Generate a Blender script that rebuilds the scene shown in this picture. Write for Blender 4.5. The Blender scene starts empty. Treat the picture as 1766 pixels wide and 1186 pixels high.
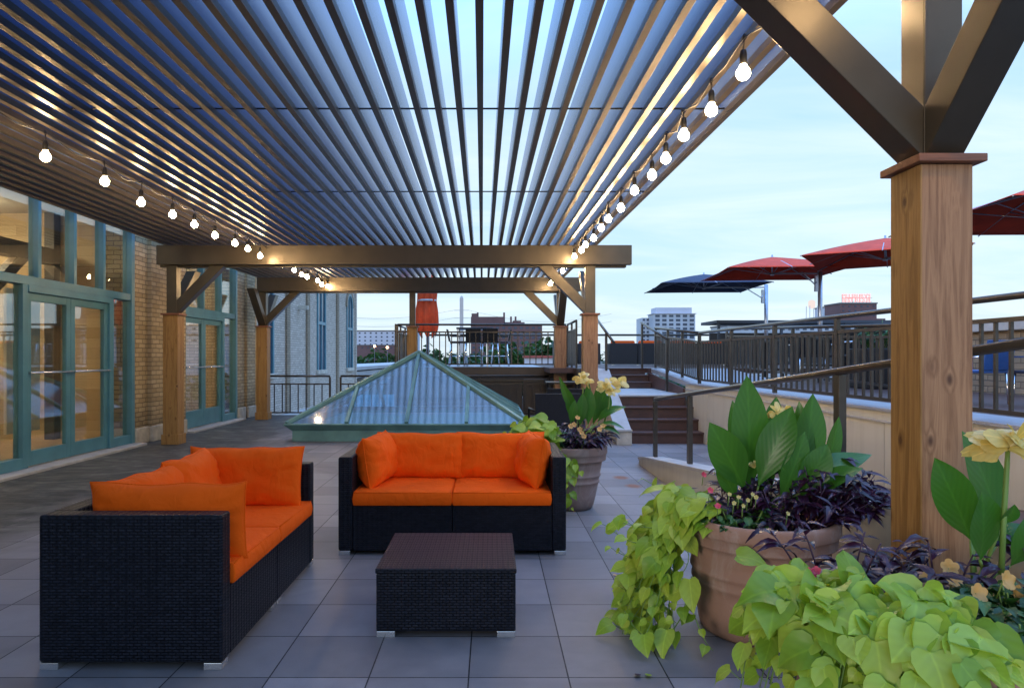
import bpy, math, random
from mathutils import Vector, Matrix, noise
random.seed(7)
R = math.radians
scn = bpy.context.scene
col = scn.collection
F, CX, CY, CH = 1168.0, 847.0, 616.0, 1.30      # focal in photo pixels, vanishing point, eye height

def at(px, py, Y):
    """world point seen at photo pixel (px,py) at distance Y"""
    return Vector(((px-CX)*Y/F, Y, CH-(py-CY)*Y/F))

# ------------------------------------------------------------------ materials
M = {}
def new_mat(name):
    m = bpy.data.materials.new(name); m.use_nodes = True
    nt = m.node_tree; nt.nodes.clear()
    out = nt.nodes.new('ShaderNodeOutputMaterial')
    M[name] = m
    return m, nt, out
class NT:
    def __init__(s, nt): s.nt = nt
    def n(s, t, **kw):
        nd = s.nt.nodes.new(t)
        for k, v in kw.items():
            if k.startswith('i_'):
                key = k[2:]; key = int(key) if key.isdigit() else key.replace('_', ' ')
                s.put(nd.inputs[key], v)
            else: setattr(nd, k, v)
        return nd
    def put(s, sock, v):
        if isinstance(v, bpy.types.NodeSocket): s.nt.links.new(v, sock)
        else:
            if sock.type == 'RGBA' and len(v) == 3: v = (*v, 1)
            sock.default_value = v
    def math(s, op, a, b=None, clamp=False):
        nd = s.nt.nodes.new('ShaderNodeMath'); nd.operation = op; nd.use_clamp = clamp
        s.put(nd.inputs[0], a)
        if b is not None: s.put(nd.inputs[1], b)
        return nd.outputs[0]
    def mix(s, f, a, b, mode='MIX'):
        nd = s.nt.nodes.new('ShaderNodeMix'); nd.data_type = 'RGBA'; nd.blend_type = mode
        s.put(nd.inputs[0], f); s.put(nd.inputs[6], a); s.put(nd.inputs[7], b)
        return nd.outputs[2]
    def ramp(s, f, stops):
        nd = s.nt.nodes.new('ShaderNodeValToRGB'); s.put(nd.inputs[0], f)
        el = nd.color_ramp.elements
        while len(el) < len(stops): el.new(.5)
        for e, (p, c) in zip(el, stops): e.position = p; e.color = (*c, 1) if len(c) == 3 else c
        return nd.outputs[0]
    def noise(s, vec, scale, detail=4, rough=.55, dist=0):
        nd = s.n('ShaderNodeTexNoise', i_Scale=scale, i_Detail=detail, i_Roughness=rough, i_Distortion=dist)
        if vec is not None: s.put(nd.inputs['Vector'], vec)
        return nd.outputs[0]
    def obj(s): return s.n('ShaderNodeTexCoord').outputs['Object']
    def uv(s): return s.n('ShaderNodeTexCoord').outputs['UV']
    def pos(s): return s.n('ShaderNodeNewGeometry').outputs['Position']
    def island(s): return s.n('ShaderNodeNewGeometry').outputs['Random Per Island']
    def scale(s, vec, sc, loc=(0,0,0), rot=(0,0,0)):
        nd = s.n('ShaderNodeMapping'); s.put(nd.inputs[0], vec)
        nd.inputs['Scale'].default_value = sc; nd.inputs['Location'].default_value = loc; nd.inputs['Rotation'].default_value = rot
        return nd.outputs[0]
    def bump(s, h, strength=.3, dist=.01):
        return s.n('ShaderNodeBump', i_Height=h, i_Strength=strength, i_Distance=dist).outputs[0]
    def bsdf(s, out, color, rough=.5, metal=0, normal=None, **kw):
        b = s.n('ShaderNodeBsdfPrincipled')
        s.put(b.inputs['Base Color'], color); s.put(b.inputs['Roughness'], rough); s.put(b.inputs['Metallic'], metal)
        if normal is not None: s.put(b.inputs['Normal'], normal)
        for k, v in kw.items(): s.put(b.inputs[k.replace('_', ' ')], v)
        if out is not None: s.nt.links.new(b.outputs[0], out.inputs[0])
        return b
def simple(name, c, rough=.5, metal=0, var=.18, scale=6, bump=.0, bscale=120, **kw):
    m, nt, out = new_mat(name); g = NT(nt)
    f = g.noise(g.obj(), scale, 5)
    c1 = tuple(x*(1-var) for x in c); c2 = tuple(min(1, x*(1+var)) for x in c)
    cc = g.ramp(f, [(.3, c1), (.7, c2)])
    rr = g.math('ADD', g.math('MULTIPLY', g.noise(g.obj(), scale*3.1, 3), .12), rough-.06, True)
    nrm = g.bump(g.noise(g.obj(), bscale, 3), bump, .004) if bump else None
    g.bsdf(out, cc, rr, metal, nrm, **kw)
    return m
def wood(name, c, c2, knots=True, along='Z', rough=.55):
    m, nt, out = new_mat(name); g = NT(nt)
    o = g.obj()
    sc = {'Z': (22, 22, 1.1), 'X': (1.1, 22, 22), 'Y': (22, 1.1, 22)}[along]
    sk = {'Z': (8, 8, 4.6), 'X': (3.6, 10, 10), 'Y': (10, 3.6, 10)}[along]
    vor = g.n('ShaderNodeTexVoronoi', feature='F1', i_Scale=1.0, i_Randomness=1.0); g.put(vor.inputs['Vector'], g.scale(o, sk))
    d = vor.outputs['Distance']
    warp = g.math('MULTIPLY', g.math('SUBTRACT', .24, d, True), 1.3)
    grain = g.math('ADD', g.noise(g.scale(o, sc), 1.0, 6, .65, .6), g.math('MULTIPLY', warp, .8))
    gr = g.math('FRACT', g.math('MULTIPLY', grain, 4.0))
    gr = g.math('ABSOLUTE', g.math('SUBTRACT', gr, .5))
    base = g.mix(g.math('MULTIPLY', gr, 1.5, True), tuple(x*.85 for x in c), tuple(x*1.12 for x in c2))
    big = g.noise(g.scale(o, tuple(x*.12 for x in sc)), 1.0, 3)
    base = g.mix(g.math('MULTIPLY', big, .55), base, tuple(x*.62 for x in c2))
    if knots:
        kn = g.ramp(d, [(.05, (1, 1, 1)), (.085, (.6, .6, .6)), (.13, (0, 0, 0))])
        base = g.mix(g.math('MULTIPLY', kn, .9), base, (.075, .026, .010))
    fine = g.noise(g.scale(o, tuple(x*5 for x in sc)), 1.0, 3)
    g.bsdf(out, base, rough, 0, g.bump(g.math('ADD', fine, g.math('MULTIPLY', gr, .4)), .35, .002))
    return m

def make_materials():
    # pavers
    S = .4055
    m, nt, out = new_mat('pavers'); g = NT(nt); p = g.pos()
    sx = g.n('ShaderNodeSeparateXYZ', i_0=p)
    u = g.math('DIVIDE', g.math('SUBTRACT', sx.outputs[0], .314), S); v = g.math('DIVIDE', g.math('SUBTRACT', sx.outputs[1], 3.159), S)
    def edge(q):
        f = g.math('FRACT', g.math('ADD', q, 100)); return g.math('MINIMUM', f, g.math('SUBTRACT', 1, f))
    e = g.math('MINIMUM', edge(u), edge(v))
    wob = g.math('MULTIPLY', g.noise(p, 30, 2), .004)
    joint = g.math('LESS_THAN', g.math('SUBTRACT', e, wob), .0055)
    cell = g.n('ShaderNodeCombineXYZ', i_0=g.math('FLOOR', u), i_1=g.math('FLOOR', v))
    wn = g.n('ShaderNodeTexWhiteNoise', noise_dimensions='3D', i_Vector=cell.outputs[0])
    tone = g.math('ADD', g.math('MULTIPLY', wn.outputs[0], .42), .74)
    fine = g.noise(p, 260, 3, .7); mid = g.noise(p, 7, 5, .6); big = g.noise(p, .9, 4, .6, .8)
    base = g.mix(fine, (.158, .153, .162), (.285, .275, .285))
    base = g.mix(g.ramp(mid, [(.35, (0, 0, 0)), (.75, (.6, .6, .6))]), base, (.31, .295, .295))
    base = g.mix(1.0, base, g.n('ShaderNodeCombineColor', i_0=tone, i_1=tone, i_2=tone).outputs[0], 'MULTIPLY')
    # damp dirty zone along the building
    xz = g.math('ADD', sx.outputs[0], g.math('MULTIPLY', g.math('SUBTRACT', g.noise(p, .8, 5, .65, .5), .5), 2.2))
    dm = g.ramp(g.math('MULTIPLY', g.math('ADD', xz, 3.15), -.9), [(.10, (0, 0, 0)), (.60, (1, 1, 1))])
    dirt = g.noise(g.scale(p, (1.1, 2.6, 1)), 1.3, 7, .72, 1.3)
    dcol = g.ramp(dirt, [(.40, (.016, .018, .017)), (.50, (.050, .053, .047)), (.60, (.13, .135, .115)), (.70, (.22, .22, .19))])
    base = g.mix(g.math('MULTIPLY', dm, .9), base, dcol)
    # faint water marks / spots
    sp = g.ramp(big, [(.30, (.72, .72, .75)), (.52, (1, 1, 1)), (.75, (1.0, 1.0, 1.0))])
    base = g.mix(1.0, base, sp, 'MULTIPLY')
    spots = g.n('ShaderNodeTexVoronoi', i_Scale=1.1); g.put(spots.inputs['Vector'], g.scale(p, (1, 1, 1), (.37, .1, 0)))
    base = g.mix(g.ramp(spots.outputs['Distance'], [(.012, (.8, .8, .8)), (.024, (0, 0, 0))]), base, (.03, .03, .035))
    # rust marks beside the stair walk
    for (rx, ry) in ((1.405, 7.33), (1.44, 6.85)):
        dv = g.n('ShaderNodeVectorMath', operation='DISTANCE'); g.put(dv.inputs[0], g.scale(p, (1, .75, 1))); dv.inputs[1].default_value = (rx, ry*.75, 0)
        q = g.math('ADD', dv.outputs['Value'], g.math('MULTIPLY', g.noise(p, 25, 3), .06))
        base = g.mix(g.ramp(q, [(.075, (.95, .95, .95)), (.13, (0, 0, 0))]), base, (.24, .075, .025))
    base = g.mix(joint, base, (.012, .012, .013))
    rough = g.math('ADD', g.math('MULTIPLY', mid, .3), .38)
    h = g.math('SUBTRACT', g.math('MULTIPLY', fine, .25), g.math('MULTIPLY', joint, 2.0))
    g.bsdf(out, base, rough, 0, g.bump(h, .35, .004), Specular_IOR_Level=.35)
    # wicker: horizontal flat strands over vertical canes
    m, nt, out = new_mat('wicker'); g = NT(nt); uv = g.uv()
    br = g.n('ShaderNodeTexBrick', offset=.5, i_Scale=1.0, i_Mortar_Size=.0026, i_Mortar_Smooth=1.0, i_Brick_Width=.032, i_Row_Height=.0125)
    g.put(br.inputs['Vector'], uv); br.inputs['Color1'].default_value = (.0085, .0105, .017, 1); br.inputs['Color2'].default_value = (.017, .020, .031, 1); br.inputs['Mortar'].default_value = (.0015, .0015, .0025, 1)
    s2 = g.n('ShaderNodeSeparateXYZ', i_0=uv)
    wv = g.math('SINE', g.math('MULTIPLY', s2.outputs[0], 2*math.pi/.032))
    h = g.math('ADD', g.math('MULTIPLY', wv, .25), g.math('SUBTRACT', 1, br.outputs['Fac']))
    tint = g.mix(g.noise(g.obj(), 9, 3), (.75, .75, .8), (1.3, 1.25, 1.2))
    g.bsdf(out, g.mix(1.0, br.outputs['Color'], tint, 'MULTIPLY'), .40, 0, g.bump(h, 1.0, .006), Specular_IOR_Level=.22)
    # orange fabric
    for nm, c in (('orange_fabric', (.96, .125, .002)), ('faded_orange', (.80, .11, .01))):
        m, nt, out = new_mat(nm); g = NT(nt); o = g.obj()
        wr = g.noise(g.scale(o, (9, 9, 6)), 1.0, 4, .5, 1.4)
        wv = g.noise(o, 900, 2)
        c1 = g.mix(g.noise(o, 3, 3), tuple(x*.9 for x in c), c)
        g.bsdf(out, c1, .82, 0, g.bump(g.math('ADD', wr, g.math('MULTIPLY', wv, .05)), .7, .022), Specular_IOR_Level=.2)
    # buff brick
    for nm, ca, cb, cm in (('buff_brick', (.46, .34, .18), (.70, .56, .34), (.12, .09, .06)), ('wing_brick', (.50, .43, .35), (.72, .64, .54), (.18, .16, .14)), ('tan_brick', (.28, .22, .15), (.42, .33, .22), (.12, .10, .08))):
        m, nt, out = new_mat(nm); g = NT(nt); uv = g.uv()
        br = g.n('ShaderNodeTexBrick', offset=.5, i_Scale=1.0, i_Mortar_Size=.007, i_Mortar_Smooth=.3, i_Brick_Width=.20, i_Row_Height=.069, i_Bias=-.1)
        wob = g.n('ShaderNodeTexNoise', i_Scale=7.0, i_Detail=3.0); g.put(wob.inputs['Vector'], uv)
        vv = g.n('ShaderNodeVectorMath', operation='MULTIPLY_ADD'); g.put(vv.inputs[0], wob.outputs['Color']); vv.inputs[1].default_value = (.018, .018, 0); g.put(vv.inputs[2], uv)
        g.put(br.inputs['Vector'], vv.outputs[0])
        br.inputs['Color1'].default_value = (*ca, 1); br.inputs['Color2'].default_value = (*cb, 1); br.inputs['Mortar'].default_value = (*cm, 1)
        c = g.mix(g.math('MULTIPLY', g.noise(uv, 16, 4, .7), .7), br.outputs['Color'], tuple(x*.8 for x in ca))
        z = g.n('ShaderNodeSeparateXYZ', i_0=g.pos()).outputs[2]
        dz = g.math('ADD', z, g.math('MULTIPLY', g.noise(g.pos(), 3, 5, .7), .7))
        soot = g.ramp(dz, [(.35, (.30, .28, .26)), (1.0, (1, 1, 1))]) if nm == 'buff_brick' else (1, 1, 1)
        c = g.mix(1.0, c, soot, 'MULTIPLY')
        h = g.math('SUBTRACT', g.math('MULTIPLY', g.noise(uv, 60, 3), .4), g.math('MULTIPLY', br.outputs['Fac'], 1.0))
        g.bsdf(out, c, .85, 0, g.bump(h, .8, .012))
    # planks inside
    m, nt, out = new_mat('interior_planks'); g = NT(nt); uv = g.uv()
    br = g.n('ShaderNodeTexBrick', offset=.37, i_Scale=1.0, i_Mortar_Size=.002, i_Brick_Width=1.7, i_Row_Height=.16)
    g.put(br.inputs['Vector'], uv); br.inputs['Color1'].default_value = (.46, .34, .19, 1); br.inputs['Color2'].default_value = (.70, .56, .36, 1); br.inputs['Mortar'].default_value = (.2, .12, .05, 1)
    c = g.mix(g.math('MULTIPLY', g.noise(g.scale(uv, (1.2, 30, 1)), 1, 5, .7), .6), br.outputs['Color'], (.40, .25, .11))
    g.bsdf(out, c, .5)
    wood('cedar_gold', (.28, .140, .035), (.46, .26, .085))  # yellower cedar: lamplight on left post faces put into the colour
    wood('cedar_rose', (.27, .120, .050), (.46, .25, .125))
    wood('cedar_cap', (.22, .085, .045), (.32, .13, .07), False, 'X')
    wood('interior_timber', (.035, .028, .022), (.06, .048, .036), False)
    simple('bronze_steel', (.088, .073, .053), .36, .4, .12, 4, .08, 300)
    simple('bronze_rail', (.075, .064, .052), .30, .45, .2, 8, .1, 200)
    m, nt, out = new_mat('louvre_board'); g = NT(nt); o = g.obj()
    gr = g.noise(g.scale(o, (14, .9, 14)), 1.0, 6, .7, .5); bl = g.noise(o, 1.6, 4, .6)
    c = g.mix(gr, (.075, .13, .30), (.15, .22, .42)); c = g.mix(g.ramp(bl, [(.5, (0, 0, 0)), (.8, (.5, .5, .5))]), c, (.06, .11, .27))  # grey boards: blue light of the sky put into the colour
    g.bsdf(out, c, .24, 0, g.bump(gr, .2, .002), Specular_IOR_Level=.8)
    simple('teal_paint', (.085, .24, .30), .36, 0, .12, 4, .06, 90)
    simple('copper_green', (.17, .34, .32), .48, .2, .25, 3, .15, 60)
    simple('composite_deck', (.088, .044, .034), .55, 0, .15, 8, .2, 150)
    simple('brown_fascia', (.075, .060, .048), .42, .1, .12, 3)
    simple('concrete_cap', (.46, .45, .43), .6, 0, .14, 5, .25, 90)
    simple('limestone', (.50, .46, .38), .75, 0, .25, 7, .4, 60)
    simple('aluminium', (.72, .72, .72), .25, .9, .05, 8)
    simple('chrome', (.8, .8, .82), .12, 1, .03, 8)
    simple('soil', (.02, .014, .01), .95, 0, .4, 40, .8, 90)
    simple('black_metal', (.015, .016, .018), .4, .3, .2, 10)
    simple('black_plastic', (.012, .012, .013), .45, 0, .2, 10)
    simple('black_wicker', (.010, .011, .016), .5, 0, .3, 60, .5, 180)
    simple('navy_canvas', (.030, .042, .085), .8, 0, .15, 5)
    simple('red_canvas', (.68, .065, .025), .8, 0, .15, 4)
    simple('orange_canvas', (.72, .075, .012), .8, 0, .2, 4)
    simple('blue_seat', (.03, .10, .30), .5, 0, .1, 8)
    simple('strap', (.6, .6, .6), .7)
    simple('pole_metal', (.42, .46, .55), .3, .7, .1, 8)
    simple('boat_roof', (.26, .06, .05), .7)
    simple('slate_roof', (.12, .12, .13), .8)
    simple('far_white', (.42, .47, .56), .8, 0, .08, .05)  # bluish shift puts distance haze into the colour
    simple('far_brick', (.115, .068, .072), .85, 0, .2, .08)  # purplish shift carries the far haze in the base colour
    simple('far_glass_wall', (.33, .40, .48), .5, 0, .15, .1)
    simple('far_dark', (.05, .065, .09), .6, 0, .2, .1)
    simple('far_window', (.035, .055, .09), .15, 0, .3, .3)
    simple('far_concrete', (.42, .42, .42), .85, 0, .15, .1)
    simple('ground_mat', (.07, .075, .06), .9, 0, .4, .03)
    simple('water_mat', (.03, .05, .07), .12, 0, .2, .05, .3, .6)
    simple('road_mat', (.06, .06, .062), .85, 0, .2, .1)
    simple('interior_white', (.62, .56, .46), .7, 0, .05, 2)
    simple('interior_floor', (.50, .34, .18), .35, 0, .12, 2)
    simple('bark', (.09, .06, .04), .9, 0, .3, 12, .6, 40)
    simple('room_dark', (.05, .045, .04), .8)
    for nm, c in (('terracotta', (.35, .205, .15)), ('terracotta_dusty', (.31, .21, .18))):
        m, nt, out = new_mat(nm); g = NT(nt); o = g.obj(); z = g.n('ShaderNodeSeparateXYZ', i_0=g.pos()).outputs[2]
        c1 = g.mix(g.noise(o, 5, 5, .6), tuple(x*.8 for x in c), tuple(x*1.15 for x in c))
        bloom = g.ramp(g.noise(g.scale(o, (6, 6, 3)), 1.0, 7, .72, .8), [(.52, (0, 0, 0)), (.72, (.6, .6, .6))])
        c1 = g.mix(bloom, c1, (.50, .42, .37))
        splash = g.ramp(g.math('ADD', z, g.math('MULTIPLY', g.noise(o, 14, 5, .7), .16)), [(.09, (.6, .6, .6)), (.20, (0, 0, 0))])
        c1 = g.mix(splash, c1, (.10, .07, .055))
        g.bsdf(out, c1, .72, 0, g.bump(g.math('ADD', g.noise(o, 170, 3), g.math('MULTIPLY', g.noise(g.scale(o, (2, 2, 60)), 1.0, 2), .6)), .25, .003))
    m, nt, out = new_mat('beige_panel'); g = NT(nt); p = g.pos()
    st_ = g.ramp(g.noise(g.scale(p, (9, 9, .7)), 1.0, 5, .65), [(.45, (0, 0, 0)), (.8, (.45, .45, .45))])
    c1 = g.mix(st_, (.58, .56, .47), (.40, .36, .28)); c1 = g.mix(g.ramp(g.noise(p, 2.2, 5), [(.5, (0, 0, 0)), (.8, (.25, .25, .25))]), c1, (.45, .42, .34))
    g.bsdf(out, c1, .55, 0, g.bump(g.noise(p, 140, 3), .08, .003))
    # diamond plate walkway
    m, nt, out = new_mat('tread_plate'); g = NT(nt)
    w = g.n('ShaderNodeTexVoronoi', i_Scale=38.0); g.put(w.inputs['Vector'], g.scale(g.pos(), (1, 2.2, 1), rot=(0, 0, .7)))
    h = g.ramp(w.outputs['Distance'], [(.2, (1, 1, 1)), (.32, (0, 0, 0))])
    g.bsdf(out, g.mix(g.noise(g.pos(), 3, 4), (.36, .37, .40), (.5, .51, .54)), .38, .35, g.bump(h, .6, .006))
    # glass: reflects by Fresnel, otherwise clear with a tint
    for nm, tint, boost, rough, dust in (('window_glass', (.90, .94, .91), 1.0, .0, .02), ('skylight_glass', (.26, .60, .74), 1.1, .10, .22)):
        m, nt, out = new_mat(nm); g = NT(nt)
        fc = g.n('ShaderNodeLayerWeight', i_Blend=.5).outputs['Facing']
        fr = g.math('MULTIPLY', g.math('ADD', g.math('MULTIPLY', g.math('POWER', fc, 4.0), .85), .12), boost, True)
        nb = g.bump(g.noise(g.obj(), 1.3, 2), .02, .05)
        tr = g.n('ShaderNodeBsdfTransparent', i_Color=tint); gl = g.n('ShaderNodeBsdfGlossy', i_Roughness=rough, i_Normal=nb, i_Color=(.95, .97, 1, 1))
        df = g.n('ShaderNodeBsdfDiffuse', i_Color=(.42, .55, .58, 1)); m0 = g.n('ShaderNodeMixShader'); g.put(m0.inputs[0], g.math('MULTIPLY', g.ramp(g.noise(g.obj(), 2.3, 5, .6, .5), [(.3, (.5, .5, .5)), (.7, (1, 1, 1))]), dust))
        nt.links.new(tr.outputs[0], m0.inputs[1]); nt.links.new(df.outputs[0], m0.inputs[2])
        mx = g.n('ShaderNodeMixShader'); g.put(mx.inputs[0], fr); nt.links.new(m0.outputs[0], mx.inputs[1]); nt.links.new(gl.outputs[0], mx.inputs[2]); nt.links.new(mx.outputs[0], out.inputs[0])
    for nm, c, st in (('bulb_glow', (1, .67, .34), 125), ('room_lamp_glow', (1, .80, .55), 58), ('sign_red', (1, .16, .16), 2.0), ('street_glow', (1, .55, .25), 12), ('tank_glow', (1, .85, .8), .5)):
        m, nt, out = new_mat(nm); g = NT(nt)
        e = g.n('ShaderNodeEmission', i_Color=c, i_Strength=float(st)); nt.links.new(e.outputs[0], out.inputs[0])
    # leaves
    def leaf_mat(name, stops, rough=.42, trans=.35, tcol=None, vein=0):
        m, nt, out = new_mat(name); g = NT(nt)
        c = g.ramp(g.island(), stops)
        uv = g.uv(); s = g.n('ShaderNodeSeparateXYZ', i_0=uv)
        ax = g.math('ABSOLUTE', s.outputs[0])
        mid = g.ramp(ax, [(.0, (1, 1, 1)), (.09, (0, 0, 0))])
        c = g.mix(g.math('MULTIPLY', mid, .45), c, g.mix(1.0, c, (1.6, 1.5, 1.6), 'MULTIPLY'))
        vs = g.math('SINE', g.math('MULTIPLY', g.math('SUBTRACT', s.outputs[1], g.math('MULTIPLY', ax, .45)), 55.0 if vein else 26.0))
        c = g.mix(g.math('MULTIPLY', g.math('ADD', vs, 1), .055 if not vein else .07), c, g.mix(1.0, c, (.5, .55, .5), 'MULTIPLY'))
        c = g.mix(g.math('MULTIPLY', g.noise(g.obj(), 22, 3), .35), c, g.mix(1.0, c, (.62, .7, .6), 'MULTIPLY'))
        b = g.bsdf(None, c, rough, 0, g.bump(vs, .07, .003))
        t = g.n('ShaderNodeBsdfTranslucent'); g.put(t.inputs[0], g.mix(1.0, c, tcol or (1.5, 1.4, .6), 'MULTIPLY'))
        mx = g.n('ShaderNodeMixShader', i_0=trans); nt.links.new(b.outputs[0], mx.inputs[1]); nt.links.new(t.outputs[0], mx.inputs[2]); nt.links.new(mx.outputs[0], out.inputs[0])
    leaf_mat('lime_leaf', [(0, (.20, .36, .030)), (.35, (.34, .52, .055)), (.7, (.44, .62, .09)), (1, (.42, .52, .05))])
    leaf_mat('canna_leaf', [(0, (.014, .075, .014)), (.5, (.034, .145, .020)), (1, (.12, .33, .035))], .36, .28, vein=1)
    leaf_mat('purple_leaf', [(0, (.018, .007, .022)), (.6, (.038, .012, .042)), (1, (.065, .018, .050))], .34, .12, (1.3, .7, 1))
    leaf_mat('green_leaf', [(0, (.018, .062, .020)), (.6, (.035, .12, .03)), (1, (.08, .20, .05))], .45, .25)
    leaf_mat('tree_leaf', [(0, (.016, .045, .022)), (.5, (.03, .085, .035)), (1, (.06, .13, .05))], .6, .25)
    leaf_mat('yellow_petal', [(0, (.75, .55, .14)), (.5, (.85, .72, .25)), (1, (.88, .80, .45))], .5, .4, (1.1, 1.05, .8))
    leaf_mat('peach_petal', [(0, (.80, .42, .12)), (1, (.85, .58, .24))], .5, .35, (1.1, 1, .8))
    leaf_mat('pink_petal', [(0, (.70, .05, .22)), (1, (.85, .12, .15))], .5, .3, (1.1, 1, 1))
    simple('stem', (.16, .28, .06), .5); simple('purple_stem', (.05, .02, .05), .5)
make_materials()

# ------------------------------------------------------------------ mesh building
class MB:
    def __init__(s): s.v = []; s.f = []; s.sm = []; s.uvs = {}
    def add(s, vs, fs, smooth=False, uv=None):
        b = len(s.v); s.v += [Vector(p) for p in vs]
        for f in fs:
            s.f.append([b+i for i in f]); s.sm.append(smooth)
            if uv is not None: s.uvs[len(s.f)-1] = [uv[i] for i in f]
        return s
    def box(s, x0, x1, y0, y1, z0, z1):
        vs = [(x, y, z) for z in (z0, z1) for y in (y0, y1) for x in (x0, x1)]
        return s.add(vs, [(0, 2, 3, 1), (4, 5, 7, 6), (0, 1, 5, 4), (2, 6, 7, 3), (0, 4, 6, 2), (1, 3, 7, 5)])
    def bar(s, p, q, w, h, up=(0, 0, 1)):
        p, q = Vector(p), Vector(q); d = (q-p).normalized(); up = Vector(up)
        if abs(d.dot(up)) > .99: up = Vector((0, 1, 0))
        sx = d.cross(up).normalized()*w/2; sz = sx.cross(d).normalized()*h/2
        vs = [c+a*sx+b*sz for c in (p, q) for (a, b) in ((-1, -1), (1, -1), (1, 1), (-1, 1))]
        return s.add(vs, [(0, 1, 2, 3), (7, 6, 5, 4), (0, 4, 5, 1), (1, 5, 6, 2), (2, 6, 7, 3), (3, 7, 4, 0)])
    def prism(s, pts, axis, a, b):
        n = len(pts)
        def P(p, t):
            return {'X': (t, p[0], p[1]), 'Y': (p[0], t, p[1]), 'Z': (p[0], p[1], t)}[axis]
        vs = [P(p, a) for p in pts]+[P(p, b) for p in pts]
        fs = [list(range(n))[::-1], list(range(n, 2*n))]+[(i, (i+1) % n, n+(i+1) % n, n+i) for i in range(n)]
        return s.add(vs, fs)
    def tube(s, pts, r, n=6, r2=None):
        pts = [Vector(p) for p in pts]; vs = []; fs = []; m = len(pts)
        prev = None
        for i, p in enumerate(pts):
            d = (pts[min(i+1, m-1)]-pts[max(i-1, 0)]).normalized()
            if prev is None: a = d.orthogonal().normalized()
            else: a = (prev-d*prev.dot(d)).normalized()
            prev = a; b = d.cross(a); rr = r if r2 is None else r+(r2-r)*i/max(1, m-1)
            vs += [p+rr*(a*math.cos(2*math.pi*k/n)+b*math.sin(2*math.pi*k/n)) for k in range(n)]
        for i in range(m-1):
            fs += [(i*n+k, i*n+(k+1) % n, (i+1)*n+(k+1) % n, (i+1)*n+k) for k in range(n)]
        s.add(vs, fs, True); b = len(s.v)-len(vs)
        s.f.append([b+k for k in range(n)][::-1]); s.sm.append(False)
        s.f.append([b+(m-1)*n+k for k in range(n)]); s.sm.append(False)
        return s
    def lathe(s, prof, cx=0, cy=0, cz=0, n=48, smooth=True):
        vs = []; fs = []; m = len(prof)
        for r, z in prof: vs += [(cx+r*math.cos(2*math.pi*k/n), cy+r*math.sin(2*math.pi*k/n), cz+z) for k in range(n)]
        for i in range(m-1): fs += [(i*n+k, i*n+(k+1) % n, (i+1)*n+(k+1) % n, (i+1)*n+k) for k in range(n)]
        return s.add(vs, fs, smooth)
    def build(s, name, m, parent=None, loc=None, bevel=0, seg=2, subsurf=0, tag_=None):
        me = bpy.data.meshes.new(name)
        off = Vector((0, 0, 0))
        if parent is not None: off = parent['_w'] if '_w' in parent else Vector((0, 0, 0)); off = Vector(off)
        elif loc is not None: off = Vector(loc)
        me.from_pydata([p-off for p in s.v], [], s.f)
        for i, p in enumerate(me.polygons): p.use_smooth = s.sm[i]
        uvl = me.uv_layers.new(name='UVMap')
        for p in me.polygons:
            cu = s.uvs.get(p.index)
            nx, ny, nz = (abs(c) for c in p.normal)
            for k, li in enumerate(p.loop_indices):
                if cu is not None: uvl.data[li].uv = cu[k]; continue
                c = s.v[me.loops[li].vertex_index]
                if nz >= nx and nz >= ny: uvl.data[li].uv = (c.y, c.x)
                elif nx >= ny: uvl.data[li].uv = (c.y, c.z)
                else: uvl.data[li].uv = (c.x, c.z)
        me.materials.append(M[m])
        o = bpy.data.objects.new(name, me); col.objects.link(o)
        if parent is not None:
            o.parent = parent; o['_w'] = tuple(off)
        elif loc is not None:
            o.location = off; o['_w'] = tuple(off)
        else: o['_w'] = (0, 0, 0)
        if bevel:
            b = o.modifiers.new('Bevel', 'BEVEL'); b.width = bevel; b.segments = seg; b.limit_method = 'ANGLE'; b.angle_limit = R(40)
            try: b.harden_normals = False
            except Exception: pass
        if subsurf:
            b = o.modifiers.new('Sub', 'SUBSURF'); b.levels = b.render_levels = subsurf
        return o

def tag(o, label=None, cat=None, group=None, kind=None):
    if label: o['label'] = label
    if cat: o['category'] = cat
    if group: o['group'] = group
    if kind: o['kind'] = kind
    return o
def thing(name, label, cat, loc=(0, 0, 0), group=None):
    o = bpy.data.objects.new(name, None); col.objects.link(o); o.location = loc; o['_w'] = tuple(loc); o.empty_display_size = .1
    return tag(o, label, cat, group)
def copy_tree(o, parent=None):
    c = o.copy(); col.objects.link(c); c.parent = parent
    for ch in list(o.children): copy_tree(ch, c)
    return c
def structure(o): o['kind'] = 'structure'; return o

# ------------------------------------------------------------------ world, sun, camera
w = bpy.data.worlds.new('World'); scn.world = w; w.use_nodes = True
nt = w.node_tree; nt.nodes.clear(); g = NT(nt)
SUN_EL, SUN_AZ = R(9), R(215)
sky = g.n('ShaderNodeTexSky', sky_type='NISHITA'); sky.sun_disc = False; sky.sun_elevation = SUN_EL; sky.sun_rotation = SUN_AZ
sky.altitude = 200; sky.air_density = 1.3; sky.dust_density = 1.2; sky.ozone_density = 2.5
gen = g.n('ShaderNodeTexCoord').outputs['Generated']
sz = g.n('ShaderNodeSeparateXYZ', i_0=gen)
inv = g.math('DIVIDE', 1.0, g.math('ADD', g.math('MAXIMUM', sz.outputs[2], 0.0), .12))
pl = g.n('ShaderNodeCombineXYZ', i_0=g.math('MULTIPLY', sz.outputs[0], inv), i_1=g.math('MULTIPLY', sz.outputs[1], inv), i_2=0.0).outputs[0]
cl = g.noise(g.scale(pl, (.55, 1.35, 1), (3.1, 1.7, 0), (0, 0, .35)), 1.0, 6, .58, .9)
clm = g.ramp(cl, [(.36, (0, 0, 0)), (.72, (1, 1, 1))])
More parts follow.
